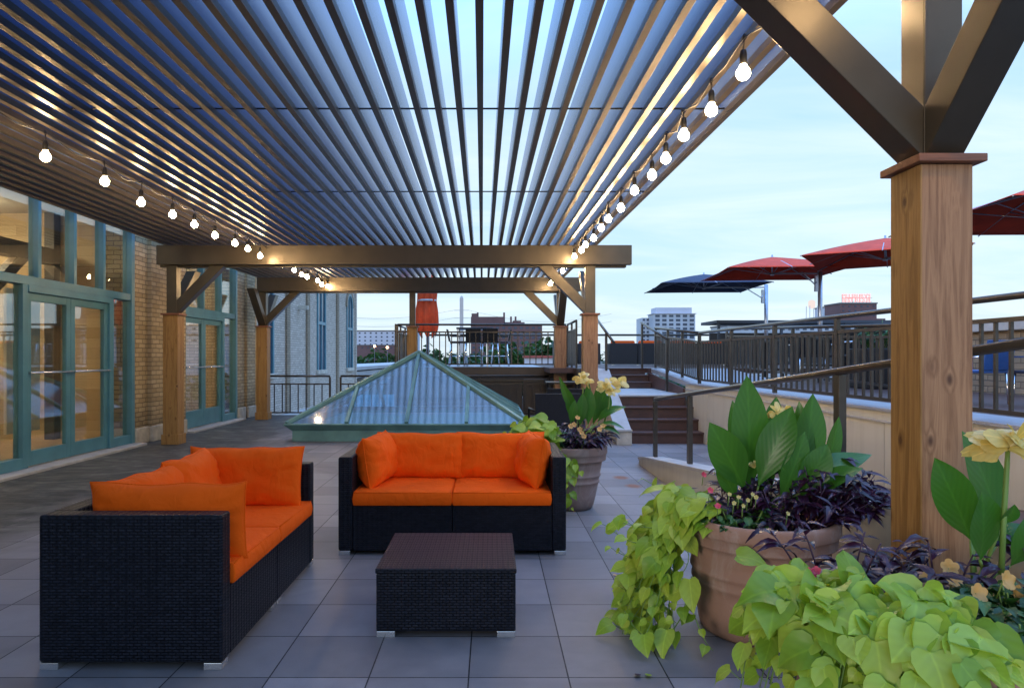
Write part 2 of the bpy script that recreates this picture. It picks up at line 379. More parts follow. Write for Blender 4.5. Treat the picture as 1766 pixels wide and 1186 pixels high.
low = g.ramp(sz.outputs[2], [(.0, (.75, .75, .75)), (.30, (.8, .8, .8)), (.8, (.5, .5, .5))])
cf = g.math('MULTIPLY', g.math('ADD', g.math('MULTIPLY', clm, .85), .02), low)
SKYS = .115
dusk = g.ramp(sz.outputs[2], [(.0, (3.5, 4.35, 5.1)), (.10, (3.1, 4.3, 5.3)), (.36, (2.5, 4.0, 5.8)), (.52, (3.0, 6.2, 12.5)), (1.0, (3.6, 8.2, 19.0))])
dn = g.n('ShaderNodeVectorMath', operation='SCALE'); g.put(dn.inputs[0], dusk); dn.inputs['Scale'].default_value = 1.0
skyb = g.mix(.86, sky.outputs[0], dn.outputs[0])
skyc = g.mix(cf, skyb, (4.7, 5.2, 5.5))
bg = g.n('ShaderNodeBackground', i_Color=skyc, i_Strength=SKYS)
o = g.n('ShaderNodeOutputWorld'); nt.links.new(bg.outputs[0], o.inputs[0])

sl = bpy.data.lights.new('dusk_sun', 'SUN'); sl.energy = .5; sl.angle = R(14); sl.color = (1, .86, .74)
so = bpy.data.objects.new('dusk_sun', sl); col.objects.link(so)
sd = Vector((math.sin(SUN_AZ)*math.cos(SUN_EL), math.cos(SUN_AZ)*math.cos(SUN_EL), math.sin(SUN_EL)))
so.rotation_euler = sd.to_track_quat('Z', 'Y').to_euler(); so.location = (0, -5, 12)

cd = bpy.data.cameras.new('camera'); cam = bpy.data.objects.new('camera', cd); col.objects.link(cam)
cam.location = (0, 0, CH); cam.rotation_euler = (R(90), 0, 0)
cd.sensor_width = 36; cd.lens = F/1766*36; cd.shift_x = (883-CX)/1766; cd.shift_y = (CY-593)/1766
cd.clip_start = .05; cd.clip_end = 6000
scn.camera = cam
scn.view_settings.view_transform = 'Standard'; scn.view_settings.look = 'None'; scn.view_settings.gamma = 1
scn.view_settings.exposure = 0.92; scn.view_settings.use_curve_mapping = False
scn.cycles.max_bounces = 8; scn.cycles.diffuse_bounces = 4; scn.cycles.glossy_bounces = 4; scn.cycles.transparent_max_bounces = 16
scn.cycles.sample_clamp_indirect = 6; scn.cycles.caustics_reflective = False; scn.cycles.caustics_refractive = False
scn.cycles.use_denoising = True

# ------------------------------------------------------------------ setting: ground, river, terrace floor, decks
GZ = -16.0
structure(MB().box(-3000, 3000, -400, 4000, GZ-1, GZ).build('ground', 'ground_mat'))
structure(MB().add([(-700, 60, GZ+.02), (400, 60, GZ+.02), (900, 330, GZ+.02), (-700, 250, GZ+.02)], [(0, 1, 2, 3)]).build('river', 'water_mat'))
structure(MB().box(-5.6, 3.2, -3, 15.3, -.35, 0).box(3.2, 7.5, -3, 16, -.35, -.01).build('terrace_floor', 'pavers'))

# ------------------------------------------------------------------ sofas, cushions, table
def soft_box(name, m, parent, x0, x1, y0, y1, z0, z1, bulge=.012, r=.03):
    """seat cushion: rounded, crowned top, piping drawn as a thin welt"""
    nx, ny = 14, 14; mb = MB(); grid = {}
    W, D, H = x1-x0, y1-y0, z1-z0
    def P(u, v, top):
        a = 1-abs(2*u-1)**6; b = 1-abs(2*v-1)**6; k = (a*b)**.5 if a*b > 0 else 0
        z = (z1-.012+bulge*k + .003*noise.noise(Vector((u*6+x0, v*6+y0, top*3)))) if top else z0
        return Vector((x0+u*W, y0+v*D, z))
    for top in (0, 1):
        vs = [P(i/nx, j/ny, top) for j in range(ny+1) for i in range(nx+1)]
        fs = [(j*(nx+1)+i, j*(nx+1)+i+1, (j+1)*(nx+1)+i+1, (j+1)*(nx+1)+i) for j in range(ny) for i in range(nx)]
        if not top: fs = [f[::-1] for f in fs]
        mb.add(vs, fs, True)
    N = (nx+1)*(ny+1)
    ring = [i for i in range(nx+1)]+[j*(nx+1)+nx for j in range(1, ny+1)]+[ny*(nx+1)+i for i in range(nx-1, -1, -1)]+[j*(nx+1) for j in range(ny-1, 0, -1)]
    c = Vector(((x0+x1)/2, (y0+y1)/2, 0))
    mids = []
    for k, i in enumerate(ring):
        p = mb.v[N+i].lerp(mb.v[i], .5); d = Vector((p.x-c.x, p.y-c.y, 0)); d.normalize(); p = p+d*.010; mids.append(p)
    b = len(mb.v); mb.v += mids; L = len(ring)
    for k in range(L):
        k2 = (k+1) % L
        mb.f.append([ring[k], ring[k2], b+k2, b+k]); mb.sm.append(True)
        mb.f.append([b+k, b+k2, N+ring[k2], N+ring[k]]); mb.sm.append(True)
    o = mb.build(name, m, parent)
    bv = o.modifiers.new('Bevel', 'BEVEL'); bv.width = .009; bv.segments = 3; bv.limit_method = 'ANGLE'; bv.angle_limit = R(35)
    e = .004; pp = MB()
    pts = [(x0+e, y0+e), (x1-e, y0+e), (x1-e, y1-e), (x0+e, y1-e), (x0+e, y0+e)]
    pp.tube([Vector((a, bb, z1-.012)) for a, bb in pts], .0042, 6)
    pp.build('piping', m, o)
    return o

def pillow(label, center, W, H, T, yaw, pitch, seed=0, mat_='orange_fabric'):
    """throw pillow: flat size W x H, thickness T; local X=width, Z=height, Y=thickness"""
    rnd = random.Random(seed); n = 26; mb = MB()
    rot = Matrix.Rotation(yaw, 3, 'Z') @ Matrix.Rotation(pitch, 3, 'X')
    def P(u, v, s):
        a, b = abs(u), abs(v)
        pin = 1-.030*(1-b**2)*a**3; pin2 = 1-.050*(1-a**2)*b**3
        ear = 1+.016*(a**10*b**10)
        x = u*W/2*pin*ear; z = v*H/2*pin2*ear
        th = T/2*max(0, (1-a**3.2))**.46*max(0, (1-b**3.2))**.46
        q = Vector((u*2.2+seed*3.1, v*1.6+seed, s*4))
        wr = noise.noise(q*1.3)*.16+noise.noise(q*3.3)*.09
        edge = (max(a, b))**3
        # radiating creases out of the corners
        ang = math.atan2(b-.05, a-.05+1e-6); cr = math.sin(ang*15+seed*1.7+2*noise.noise(q*2))*edge*.20*min(1, 3*(1-max(a, b))+.15)
        y = s*th*(1+wr+cr)
        y += .012*math.sin(2.2*u+seed)*(1-b*b)
        z += .010*noise.noise(Vector((u*2+seed, 7, 1)))*b
        return Vector((x, y, z))
    C = Vector(center)
    def cv(t): # denser sampling near the edge
        return math.sin(t*math.pi/2)
    for s in (-1, 1):
        vs = [C+rot @ P(cv(-1+2*i/n), cv(-1+2*j/n), s) for j in range(n+1) for i in range(n+1)]
        fs = [(j*(n+1)+i, j*(n+1)+i+1, (j+1)*(n+1)+i+1, (j+1)*(n+1)+i) for j in range(n) for i in range(n)]
        if s > 0: fs = [f[::-1] for f in fs]
        mb.add(vs, fs, True)
    root = thing('throw_pillow', label, 'pillow', tuple(C-Vector((0, 0, H/2))), 'orange pillows on the sofas')
    o = mb.build('pillow_cover', mat_, root)
    ed = [(-1+2*i/20, -1) for i in range(20)]+[(1, -1+2*i/20) for i in range(20)]+[(1-2*i/20, 1) for i in range(20)]+[(-1, 1-2*i/20) for i in range(21)]
    MB().tube([C+rot @ P(u, v, 1) for u, v in ed], .0045, 6).build('piping', mat_, root)
    return root

def make_sofa(label, Wd, D=.78, H=.645):
    """built in local space, front edge on y=0, facing -Y, x from 0 to Wd"""
    t = thing('wicker_sofa', label, 'sofa', (0, 0, 0), 'black wicker sofas with orange cushions')
    fz = .03; a = .095
    MB().box(0, a, 0, D, fz, H).build('armrest', 'wicker', t, bevel=.013, seg=3)
    MB().box(Wd-a, Wd, 0, D, fz, H).build('armrest', 'wicker', t, bevel=.013, seg=3)
    MB().box(a, Wd/2-.002, 0.002, D-a, fz, .325).build('seat_base', 'wicker', t, bevel=.005)
    MB().box(Wd/2+.002, Wd-a, 0.002, D-a, fz, .325).build('seat_base', 'wicker', t, bevel=.005)
    MB().box(a, Wd-a, D-a, D, fz, H-.002).build('backrest', 'wicker', t, bevel=.006)
    for i, x in enumerate((0, Wd/2-.085, Wd/2+.005, Wd-.08)):
        for y in (0.004, D-.08):
            MB().box(x+.003, x+.078, y, y+.075, 0, fz-.001).build('foot', 'aluminium', t, bevel=.002)
    soft_box('seat_cushion', 'orange_fabric', t, a+.006, Wd/2-.004, -.012, D-a-.01, .327, .425)
    soft_box('seat_cushion', 'orange_fabric', t, Wd/2+.004, Wd-a-.006, -.012, D-a-.01, .327, .425)
    return t
# middle sofa, facing the camera
s1 = make_sofa('black wicker two-seat sofa facing the camera between the low table and the skylight', 1.50)
s1.location = (-1.006, 4.45, 0)
pillow('left of the two orange back pillows on the sofa facing us', (-.51, 5.00, .575), .66, .34, .19, 0, R(-12), 1)
pillow('right of the two orange back pillows on the sofa facing us', (.07, 5.00, .575), .64, .34, .19, 0, R(-12), 2)
pillow('orange side pillow propped on the left arm of the sofa facing us', (-.80, 4.80, .585), .52, .34, .20, R(82), R(-9), 3)
pillow('orange side pillow propped on the right arm of the sofa facing us', (.29, 4.78, .585), .52, .34, .20, R(-82), R(-9), 4)
# left sofa, facing right
s2 = make_sofa('black wicker two-seat sofa turned sideways at the left, its arm end toward us', 1.46, .765)
s2.rotation_euler = (0, 0, R(90)); s2.location = (-1.118, 2.815, 0)
pillow('orange side pillow standing behind the near arm of the sideways sofa', (-1.435, 3.02, .575), .68, .335, .17, R(1), R(2), 5)
pillow('orange back pillow nearest the camera on the sideways sofa', (-1.66, 3.32, .575), .56, .34, .19, R(86), R(-14), 6)
pillow('orange back pillow with a raised corner, farther one along the sideways sofa back', (-1.66, 3.78, .585), .56, .35, .20, R(92), R(-16), 7)
pillow('orange side pillow leaning on the far arm of the sideways sofa', (-1.475, 4.07, .58), .68, .36, .18, R(0), R(-10), 8)
# low table
t = thing('coffee_table', 'low square black wicker coffee table on silver feet between the two sofas', 'table', (-.54, 3.137, 0))
X0, X1, Y0, Y1 = -.538, .118, 3.137, 3.782
MB().box(X0+.004, X1-.004, Y0+.004, Y1-.004, .03, .296).build('table_body', 'wicker', t, bevel=.006)
MB().box(X0, X1, Y0, Y1, .297, .322).build('tabletop', 'wicker', t, bevel=.006)
for x in (X0+.006, X1-.091):
    for y in (Y0+.008, Y1-.088): MB().box(x, x+.085, y, y+.08, 0, .029).build('foot', 'aluminium', t, bevel=.002)

# ------------------------------------------------------------------ pergola
SK = -.013
def PG(x, y, z): return Vector((x+SK*y, y, z))
pg = thing('pergola', 'bronze metal louvred pergola on cedar-clad posts over the terrace seating', 'pergola', (0, 6, 0))
def post(x0, y0, w, steel_w, top_z=1.955, braces=(), golden='cedar_gold', base=True, cap=True, steel_top=2.675, right='cedar_rose'):
    """x0,y0 = near-left corner in pergola coords"""
    X = x0+SK*y0; c = (X+w/2, y0+w/2)
    e = .0
    # left face gets a yellower sheet: warm lamplight put into its colour
    p = MB().box(X, X+w, y0, y0+w, 0, top_z).build('cedar_post', right, pg, bevel=.003)
    MB().box(X-.004, X+.0015, y0+.001, y0+w-.001, 0.0, top_z-.001).build('lamplit_side', golden, p)
    if base:
        MB().box(X-.022, X+w+.022, y0-.022, y0+w+.022, 0.001, .15).build('plinth', golden, p, bevel=.004)
    h = .028
    MB().box(X-.028, X+w+.030, y0-.030, y0+w+.028, top_z+.001, top_z+h).build('post_cap', 'cedar_cap', p, bevel=.003)
    s = steel_w/2; zb = top_z+h
    st = MB().box(c[0]-s, c[0]+s, c[1]-s, c[1]+s, zb, steel_top).build('steel_post', 'bronze_steel', pg, bevel=.004)
    L = steel_top-zb+.03; bw = steel_w*.98
    for (dx, dy) in braces:
        a = Vector((c[0]+dx*s*.3, c[1]+dy*s*.3, zb+.02)); b = a+Vector((dx*L, dy*L, L))
        # cut a brace whose foot rests on the cap and head meets the beam
        d = Vector((dx, dy, 0)); n_ = Vector((dy, -dx, 0)) if dx or dy else Vector((1, 0, 0)); n_ = Vector((abs(n_.x), abs(n_.y), 0))
        q = bw*.72
        base_c = Vector((c[0], c[1], zb))+d*s
        prof = [(0, 0), (0, 2*q*.95), (L-.03, L-.03+q*1.0), (L-.03, steel_top-zb)]
        pts = [(0.001, 0.001), (0.001, 1.36*bw), (L-1.36*bw-.03, steel_top-zb-.002), (L-.03, steel_top-zb-.002)]
        mb = MB(); vs = []
        for sg in (-1, 1):
            for (u, v) in pts: vs.append(base_c+d*u+Vector((0, 0, v))+n_*sg*bw/2)
        mb.add(vs, [(0, 1, 2, 3), (7, 6, 5, 4), (0, 4, 5, 1), (1, 5, 6, 2), (2, 6, 7, 3), (3, 7, 4, 0)])
        mb.build('brace', 'bronze_steel', pg, bevel=.003)
    return p
YA, YB = 10.1, 14.15
post(1.493, 2.30, .173, .132, 1.957, ((-1, 0), (0, -1)))
post(1.51, YA, .215, .15, 1.93, ((-1, 0), (0, 1)), 'cedar_gold')
post(-4.76, YA, .215, .15, 1.93, ((1, 0), (0, 1)), 'cedar_gold', right='cedar_gold')
post(1.52, YB, .24, .15, 1.93, ((-1, 0), (0, -1), (0, 1)))
post(-4.72, YB, .22, .15, 1.93, ((1, 0), (0, -1), (0, 1)), right='cedar_gold')
post(-1.57, YB, .20, .12, 1.93, (), right='cedar_gold')
# beams: front and rear runs
for (x0, x1, y) in ((-4.84, 2.22, YA-.05), (-4.70, 2.08, YB-.05), (-4.9, 2.3, 2.25)):
    b = MB().box(x0+SK*y, x1+SK*y, y, y+.11, 2.677, 2.965).build('beam', 'bronze_steel', pg, bevel=.006)
    MB().box(x0+SK*y, x1+SK*y-.06, y+.115, y+.225, 2.65, 2.965).build('beam_ply', 'bronze_steel', b, bevel=.006)
# long headers along the posts
# louvres
LX0, LX1, NL = -4.70, 1.69, 46
for i in range(NL):
    x = LX0+(LX1-LX0)*i/(NL-1)
    y0, y1 = -1.2, 15.0
    def rot_box(x0, x1, z0, z1):
        mb = MB(); vs = [PG(xx, yy, zz) for zz in (z0, z1) for yy in (y0, y1) for xx in (x0, x1)]
        return mb.add(vs, [(0, 2, 3, 1), (4, 5, 7, 6), (0, 1, 5, 4), (2, 6, 7, 3), (0, 4, 6, 2), (1, 3, 7, 5)])
    tb = rot_box(x-.020, x+.020, 2.967, 3.010).build('louvre', 'bronze_steel', pg)
    rot_box(x-.017, x+.017, 3.0115, 3.235).build('louvre_board', 'louvre_board', tb)
for y in (2.34*1, 2.34*2, 2.34*3, 12.1):
    MB().tube([(LX0+SK*y, y, 3.016), (LX1+SK*y, y, 3.016)], .0065, 5).build('tie_rod', 'black_metal', pg)

# string lights
def string(label, xs, ys, zc, wob):
    t = thing('string_lights', label, 'string lights', (xs+SK*ys[0], ys[0], 2.9), 'strings of bulbs under the pergola')
    pts = []
    hz = 2.945
    for i, y in enumerate(ys):
        p = PG(xs+wob*((i*37 % 5)-2)*.008, y, hz); pts.append(p)
        if i < len(ys)-1:
            y2 = ys[i+1]; pts.append(PG(xs+.01*((i*13 % 3)-1), (y+y2)/2, hz-.035*(1+(i % 3)*.4)))
    MB().tube(pts, .0055, 5).build('cord', 'black_plastic', t)
    for i, y in enumerate(ys):
        p = PG(xs+wob*((i*37 % 5)-2)*.008, y, hz); a = p+Vector((.006*((i % 3)-1), 0, 0))
        zb = zc+.01*((i*7) % 3-1)
        s = MB().tube([p+Vector((0, -.012, .004)), p+Vector((0, .012, -.006))], .012, 6)
        s.tube([p, a-Vector((0, 0, hz-zb-.115))], .0045, 5)
        s.lathe([(.006, .115), (.015, .108), (.019, .085), (.019, .050), (.0165, .036), (0.0, .036)], a.x, a.y, zb, 14)
        so_ = s.build('socket', 'black_plastic', t)
        prof = [(.0, .040), (.014, .040), (.018, .030)]+[(.035*math.sin(th), -.008+.035*math.cos(th)) for th in [R(35+14.5*k) for k in range(11)]]
        MB().lathe(prof, a.x, a.y, zb, 16).build('bulb', 'bulb_glow', so_)
    return t
string('left string of warm glowing bulbs under the pergola, nearer the teal glass doors', -3.20, [4.36, 4.96, 5.70, 6.38, 6.98, 7.55, 8.12, 8.72, 9.25, 9.75, 10.9, 11.5, 11.95, 12.4, 13.1, 13.6, 14.0], 2.775, 1)
string('right string of warm glowing bulbs under the open edge of the pergola', 1.355, [1.75, 2.34, 2.92, 3.48, 4.03, 4.52, 4.98, 5.47, 6.02, 6.63, 7.2, 7.75, 8.3, 8.85, 9.35, 9.8, 10.9, 11.6, 13.0, 13.6], 2.775, 1)

# ------------------------------------------------------------------ left building
WX = -5.36       # plane of the glazing
PX = -5.24       # face of the brick piers
bld = thing('brick_building', 'buff brick mill building with teal glazed entrances along the left of the terrace', 'building', (-7, 9, 0))
TOPZ = 5.2
def wallbox(y0, y1, x1=PX, z0=0, z1=TOPZ, m='buff_brick'):
    return MB().box(-5.75, x1, y0, y1, z0, z1).build('brick_pier', m, bld)
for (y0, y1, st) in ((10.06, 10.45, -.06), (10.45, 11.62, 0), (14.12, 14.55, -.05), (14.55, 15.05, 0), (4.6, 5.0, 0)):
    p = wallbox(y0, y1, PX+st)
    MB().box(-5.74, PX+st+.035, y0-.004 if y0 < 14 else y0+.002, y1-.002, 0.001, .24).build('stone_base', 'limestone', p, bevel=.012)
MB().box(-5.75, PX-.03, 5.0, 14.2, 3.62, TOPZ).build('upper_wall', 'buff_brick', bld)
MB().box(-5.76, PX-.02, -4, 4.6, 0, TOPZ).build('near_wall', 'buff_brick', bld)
for (y0, y1) in ((5.0, 10.06), (11.62, 14.12)):
    MB().box(WX-.12, PX+.14, y0, y1-.01, .0, .032).build('threshold', 'concrete_cap', bld, bevel=.004)
# interiors
def room(y0, y1):
    r = MB().box(-8.9, -8.8, y0, y1, 0, 3.6).build('interior_wall', 'interior_planks', bld)
    MB().box(-10.5, WX-.05, y0-.05, y0, 0.03, 3.59).box(-10.5, WX-.05, y1, y1+.05, 0.03, 3.59).build('partition', 'interior_planks', r)
    MB().box(-10.5, WX-.1, y0, y1, -.03, .03).build('interior_floor', 'interior_floor', r)
    MB().box(-10.5, WX-.1, y0, y1, 3.55, 3.6).build('interior_ceiling', 'interior_white', r)
    return r
r1 = room(3.2, 10.6); r2 = room(11.0, 15.6)
for (x, y, wd) in ((-6.9, 8.6, .26), (-6.9, 11.35-.9, .16), (-6.9, 6.6, .26), (-8.6, 9.9, .26)):
    MB().box(x, x+wd, y, y+wd, .03, 3.54).build('timber_column', 'interior_timber', r1, bevel=.01)
MB().box(-6.86, -6.68, 3.3, 10.4, 2.72, 2.95).build('timber_beam', 'interior_timber', r1)
MB().bar((-6.77, 8.9, 2.0), (-6.77, 9.75, 2.75), .12, .16).build('timber_brace', 'interior_timber', r1)
MB().bar((-6.77, 8.5, 2.0), (-6.77, 7.7, 2.75), .12, .16).build('timber_brace', 'interior_timber', r1)
for (x, y, wd) in ((-6.9, 13.0, .26), (-8.0, 14.6, .26)):
    MB().box(x, x+wd, y, y+wd, .03, 3.54).build('timber_column', 'interior_timber', r2, bevel=.01)
MB().bar((-6.77, 13.3, 2.0), (-6.77, 14.2, 2.8), .12, .16).build('timber_brace', 'interior_timber', r2)
MB().box(-6.3, -6.26, 8.75, 9.4, .3, 2.2).build('notice_board', 'interior_white', r1)
MB().box(-6.3, -6.26, 13.3, 13.9, .3, 2.2).build('notice_board', 'interior_white', r2)
for (rr, x, y) in ((r1, -7.6, 7.2), (r1, -7.6, 9.4), (r1, -7.6, 5.0), (r2, -7.4, 12.3), (r2, -7.6, 14.4)):
    MB().lathe([(0, .05), (.16, .05), (.16, 0), (0, 0)], x, y, 3.30, 20, False).tube([(x, y, 3.35), (x, y, 3.55)], .01, 5).build('ceiling_lamp', 'room_lamp_glow', rr)

def frame_bar(y0, y1, z0, z1, x0=WX-.05, x1=WX+.05):
    return MB().box(x0, x1, y0, y1, z0, z1)
def glaze(parent, y0, y1, z0, z1, x=WX):
    return MB().box(x-.006, x+.006, y0, y1, z0, z1).build('glass_pane', 'window_glass', parent)
def entrance(label, ys, jamb0, jamb1, yend, uppers, transz, botrail):
    """curtain wall: lower storey with double door between jambs, transom, tall upper lights"""
    t = thing('entrance_glazing', label, 'glazed doors', (WX, jamb0, 0), 'teal framed glazed entrances')
    y0 = ys
    f = MB()
    f.box(WX-.06, WX+.06, y0, yend, transz-.05, transz+.05)
    f.box(WX-.058, WX+.058, jamb0-.09, jamb0, .035, transz-.05).box(WX-.058, WX+.058, jamb1, jamb1+.10, .035, transz-.05)
    f.box(WX-.06, WX+.075, yend-.09, yend, .034, 3.60)
    f.box(WX-.057, WX+.057, jamb1+.10, yend-.09, .034, .16).box(WX-.057, WX+.057, y0, jamb0-.09, .034, .16)
    f.box(WX-.05, WX+.068, jamb0, jamb1, transz-.13, transz-.05)
    f.box(WX-.06, WX+.06, y0, yend-.09, 3.52, 3.60)
    fr = f.build('frame', 'teal_paint', t, bevel=.004)
    for y in uppers: MB().box(WX-.055, WX+.065, y-.028, y+.028, transz+.05, 3.52).build('mullion', 'teal_paint', t, bevel=.003)
    es = [y0]+list(uppers)+[yend-.09]
    for a, b in zip(es[:-1], es[1:]): glaze(t, a, b, transz+.05, 3.52)
    glaze(t, jamb1+.10, yend-.09, .16, transz-.05); glaze(t, y0, jamb0-.09, .16, transz-.05)
    mid = (jamb0+jamb1)/2; zt = transz-.135
    for (a, b, s) in ((jamb0+.004, mid-.003, 0), (mid+.003, jamb1-.004, 1)):
        d = MB(); sw = .085; xx0, xx1 = WX-.028, WX+.030
        d.box(xx0, xx1, a, a+sw, .045, zt).box(xx0, xx1, b-sw, b, .045, zt)
        d.box(xx0+.001, xx1-.001, a+sw, b-sw, .045, .045+botrail).box(xx0+.001, xx1-.001, a+sw, b-sw, zt-.09, zt)
        dd = d.build('door', 'teal_paint', t, bevel=.003)
        glaze(dd, a+sw, b-sw, .045+botrail, zt-.09, WX)
        MB().tube([(WX+.07, a+.02, 1.12), (WX+.07, b-.02, 1.12)], .013, 8).box(WX+.03, WX+.07, a+.03, a+.055, 1.105, 1.135).box(WX+.03, WX+.07, b-.055, b-.03, 1.105, 1.135).build('push_bar', 'aluminium', dd)
        if s: MB().lathe([(0, .012), (.02, .012), (.024, 0)], 0, 0, 0, 12).build('lock', 'aluminium', dd).matrix_local = Matrix.Translation(Vector((WX+.032, a+.05, 1.32))-Vector(dd['_w'])) @ Matrix.Rotation(R(90), 4, 'Y')
    return t
entrance('large teal framed glass double doors with tall windows above, nearest the camera on the left', 5.02, 7.76, 9.42, 10.05, (6.55, 7.26, 7.95, 8.63, 9.28), 2.18, .17)
entrance('smaller teal framed glass double doors between the brick piers, beyond the left cedar post', 11.63, 11.74, 13.38, 14.12, (12.5, 13.3), 2.14, .30)
# far wing of the building
wing = thing('brick_wing', 'pale brick wing with tall arched teal windows beyond the rear railing', 'building', (-8, 22, 0))
WG = -6.05
MB().box(-14, WG, 15.3, 30.2, -16, 7.2).build('wall', 'wing_brick', wing)
MB().box(WG-.3, WG+.05, 30.0, 30.28, -16, 7.25).build('corner_pilaster', 'wing_brick', wing)
for y in (19.9, 22.1, 26.4): MB().box(WG, WG+.06, y, y+.32, -4, 7.2).build('pilaster', 'tan_brick', wing)
for (y, wd, zt) in ((17.6, 1.15, 3.9), (20.9, .0, 0), (23.5, 1.15, 4.15), (28.3, 1.15, 4.0)):
    if not wd: continue
    z0 = .86-.0*y
    n = 12; prof = [(y+wd, z0), (y, z0)]+[(y+wd/2-wd/2*math.cos(math.pi*k/n), zt-wd/2+wd/2*math.sin(math.pi*k/n)) for k in range(n+1)]
    wn = MB().prism(prof, 'X', WG-.02, WG+.004).build('window', 'far_window', wing)
    fb = MB().box(WG+.006, WG+.05, y, y+.09, z0, zt-wd/2).box(WG+.006, WG+.05, y+wd-.09, y+wd, z0, zt-wd/2).box(WG+.007, WG+.045, y+.09, y+wd-.09, 2.45, 2.56).box(WG+.006, WG+.04, y+wd/2-.03, y+wd/2+.03, z0, zt-.1)
    arc = [Vector((WG+.03, y+wd/2-(wd/2-.04)*math.cos(math.pi*k/n), zt-wd/2+(wd/2-.04)*math.sin(math.pi*k/n))) for k in range(n+1)]
    for a, b in zip(arc[:-1], arc[1:]): fb.bar(a, b, .05, .09)
    fb.build('window_frame', 'teal_paint', wn)
    MB().box(WG, WG+.09, y-.1, y+wd+.1, z0-.14, z0-.002).build('sill', 'limestone', wn, bevel=.01)
    br = [Vector((WG+.03, y+wd/2-(wd/2+.09)*math.cos(math.pi*k/n), zt-wd/2+(wd/2+.09)*math.sin(math.pi*k/n))) for k in range(n+1)]
    ab = MB()
    for a, b in zip(br[:-1], br[1:]): ab.bar(a, b, .06, .16)
    ab.build('arch', 'tan_brick', wn)
MB().box(WG+.0, WG+.30, 21.2, 21.38, 2.8, 2.92).build('security_camera', 'limestone', wing)
lr = MB().box(WG, -2.3, 16.6, 30, -.9, -.35).build('lower_roof', 'concrete_cap'); structure(lr)

# ------------------------------------------------------------------ skylight
sk_ = thing('pyramid_skylight', 'green copper framed pyramid glass skylight behind the orange sofas', 'skylight', (-1.3, 12.2, 0))
sx, sy, hw, zf, za = -1.30, 12.22, 1.87, .285, 1.375
MB().box(sx-hw+.10, sx+hw-.10, sy-hw+.10, sy+hw-.10, .001, .165).build('curb', 'copper_green', sk_, bevel=.006)
fl = MB(); a, b = hw-.10, hw
v = [(sx+i*a, sy+j*a, .166) for i, j in ((-1, -1), (1, -1), (1, 1), (-1, 1))]+[(sx+i*b, sy+j*b, .262) for i, j in ((-1, -1), (1, -1), (1, 1), (-1, 1))]
fl.add(v, [(0, 1, 5, 4), (1, 2, 6, 5), (2, 3, 7, 6), (3, 0, 4, 7)]); fl.build('cove_flashing', 'copper_green', sk_)
rim = MB()
for (x0, x1, y0, y1) in ((-b, b, -b-.012, -b+.07), (-b, b, b-.07, b+.012), (-b-.012, -b+.07, -b+.07, b-.07), (b-.07, b+.012, -b+.07, b-.07)):
    rim.box(sx+x0, sx+x1, sy+y0, sy+y1, .262, zf)
rim.build('sill_frame', 'copper_green', sk_, bevel=.003)
apex = Vector((sx, sy, za)); cs = [Vector((sx+i*(hw-.03), sy+j*(hw-.03), zf)) for i, j in ((-1, -1), (1, -1), (1, 1), (-1, 1))]
for k in range(4):
    c0, c1 = cs[k], cs[(k+1) % 4]
    MB().add([c0, c1, apex], [(0, 1, 2)]).build('glass_pane', 'skylight_glass', sk_)
    MB().bar(c0+Vector((0, 0, .0)), apex+Vector((0, 0, .02)), .075, .06).build('hip_bar', 'copper_green', sk_, bevel=.006)
    for t_ in (.25, .5, .75):
        p = c0.lerp(c1, t_); m_ = (c0+c1)/2
        fr = 1-abs(t_-.5)*2
        q = p.lerp(p+(apex-m_), fr)
        if fr < 1: q = p+(apex-m_)*fr
        MB().bar(p+Vector((0, 0, .012)), q+Vector((0, 0, .012)), .055, .045).build('glazing_bar', 'copper_green', sk_, bevel=.004)
MB().lathe([(0, .05), (.05, .04), (.075, -.01), (.08, -.05)], sx, sy, za+.0, 4, False).build('apex_cap', 'copper_green', sk_)
MB().add([(sx-1.7, sy-1.7, .17), (sx+1.7, sy-1.7, .17), (sx+1.7, sy+1.7, .17), (sx-1.7, sy+1.7, .17)], [(0, 1, 2, 3)]).build('shaft_ceiling', 'interior_white', sk_)

# ------------------------------------------------------------------ railings
def railing(name, label, pts, h=.80, mid=None, n_post=1.5, bal=.13, group=None, post_w=.055, bal_w=.020, top='tube', posts=None, bottom=True, low=.06, over=0, cat='railing', topr=.024):
    """pts: list of (x,y,floor z). straight runs between."""
    t = thing(name, label, cat, pts[0], group)
    tp = [Vector((x, y, z+h)) for x, y, z in pts]
    MB().tube(tp, topr, 10).build('handrail', 'bronze_rail', t)
    for (x0, y0, z0), (x1, y1, z1) in zip(pts[:-1], pts[1:]):
        a, b = Vector((x0, y0, z0)), Vector((x1, y1, z1)); L = (b-a).length
        up = Vector((0, 0, 1))
        if mid: MB().bar(a+up*mid, b+up*mid, .025, .03).build('rail', 'bronze_rail', t)
        if bal and bottom: MB().bar(a+up*low, b+up*low, .025, .03).build('rail', 'bronze_rail', t)
        np_ = max(1, round(L/n_post)); pl = posts if posts is not None else [k/np_ for k in range(np_+1)]
        for f in pl:
            q = a.lerp(b, f); MB().box(q.x-post_w*.35, q.x+post_w*.35, q.y-post_w/2, q.y+post_w/2, q.z, q.z+h-.02).build('post', 'bronze_rail', t, bevel=.002)
        if bal:
            nb = int(L/bal)
            for k in range(1, nb):
                q = a.lerp(b, k/nb)
                if any(abs(k/nb-f)*L < bal*.35 for f in pl): continue
                MB().box(q.x-bal_w/2, q.x+bal_w/2, q.y-bal_w/2, q.y+bal_w/2, q.z+low, q.z+(mid or h-.03)).build('baluster', 'bronze_rail', t)
    return t

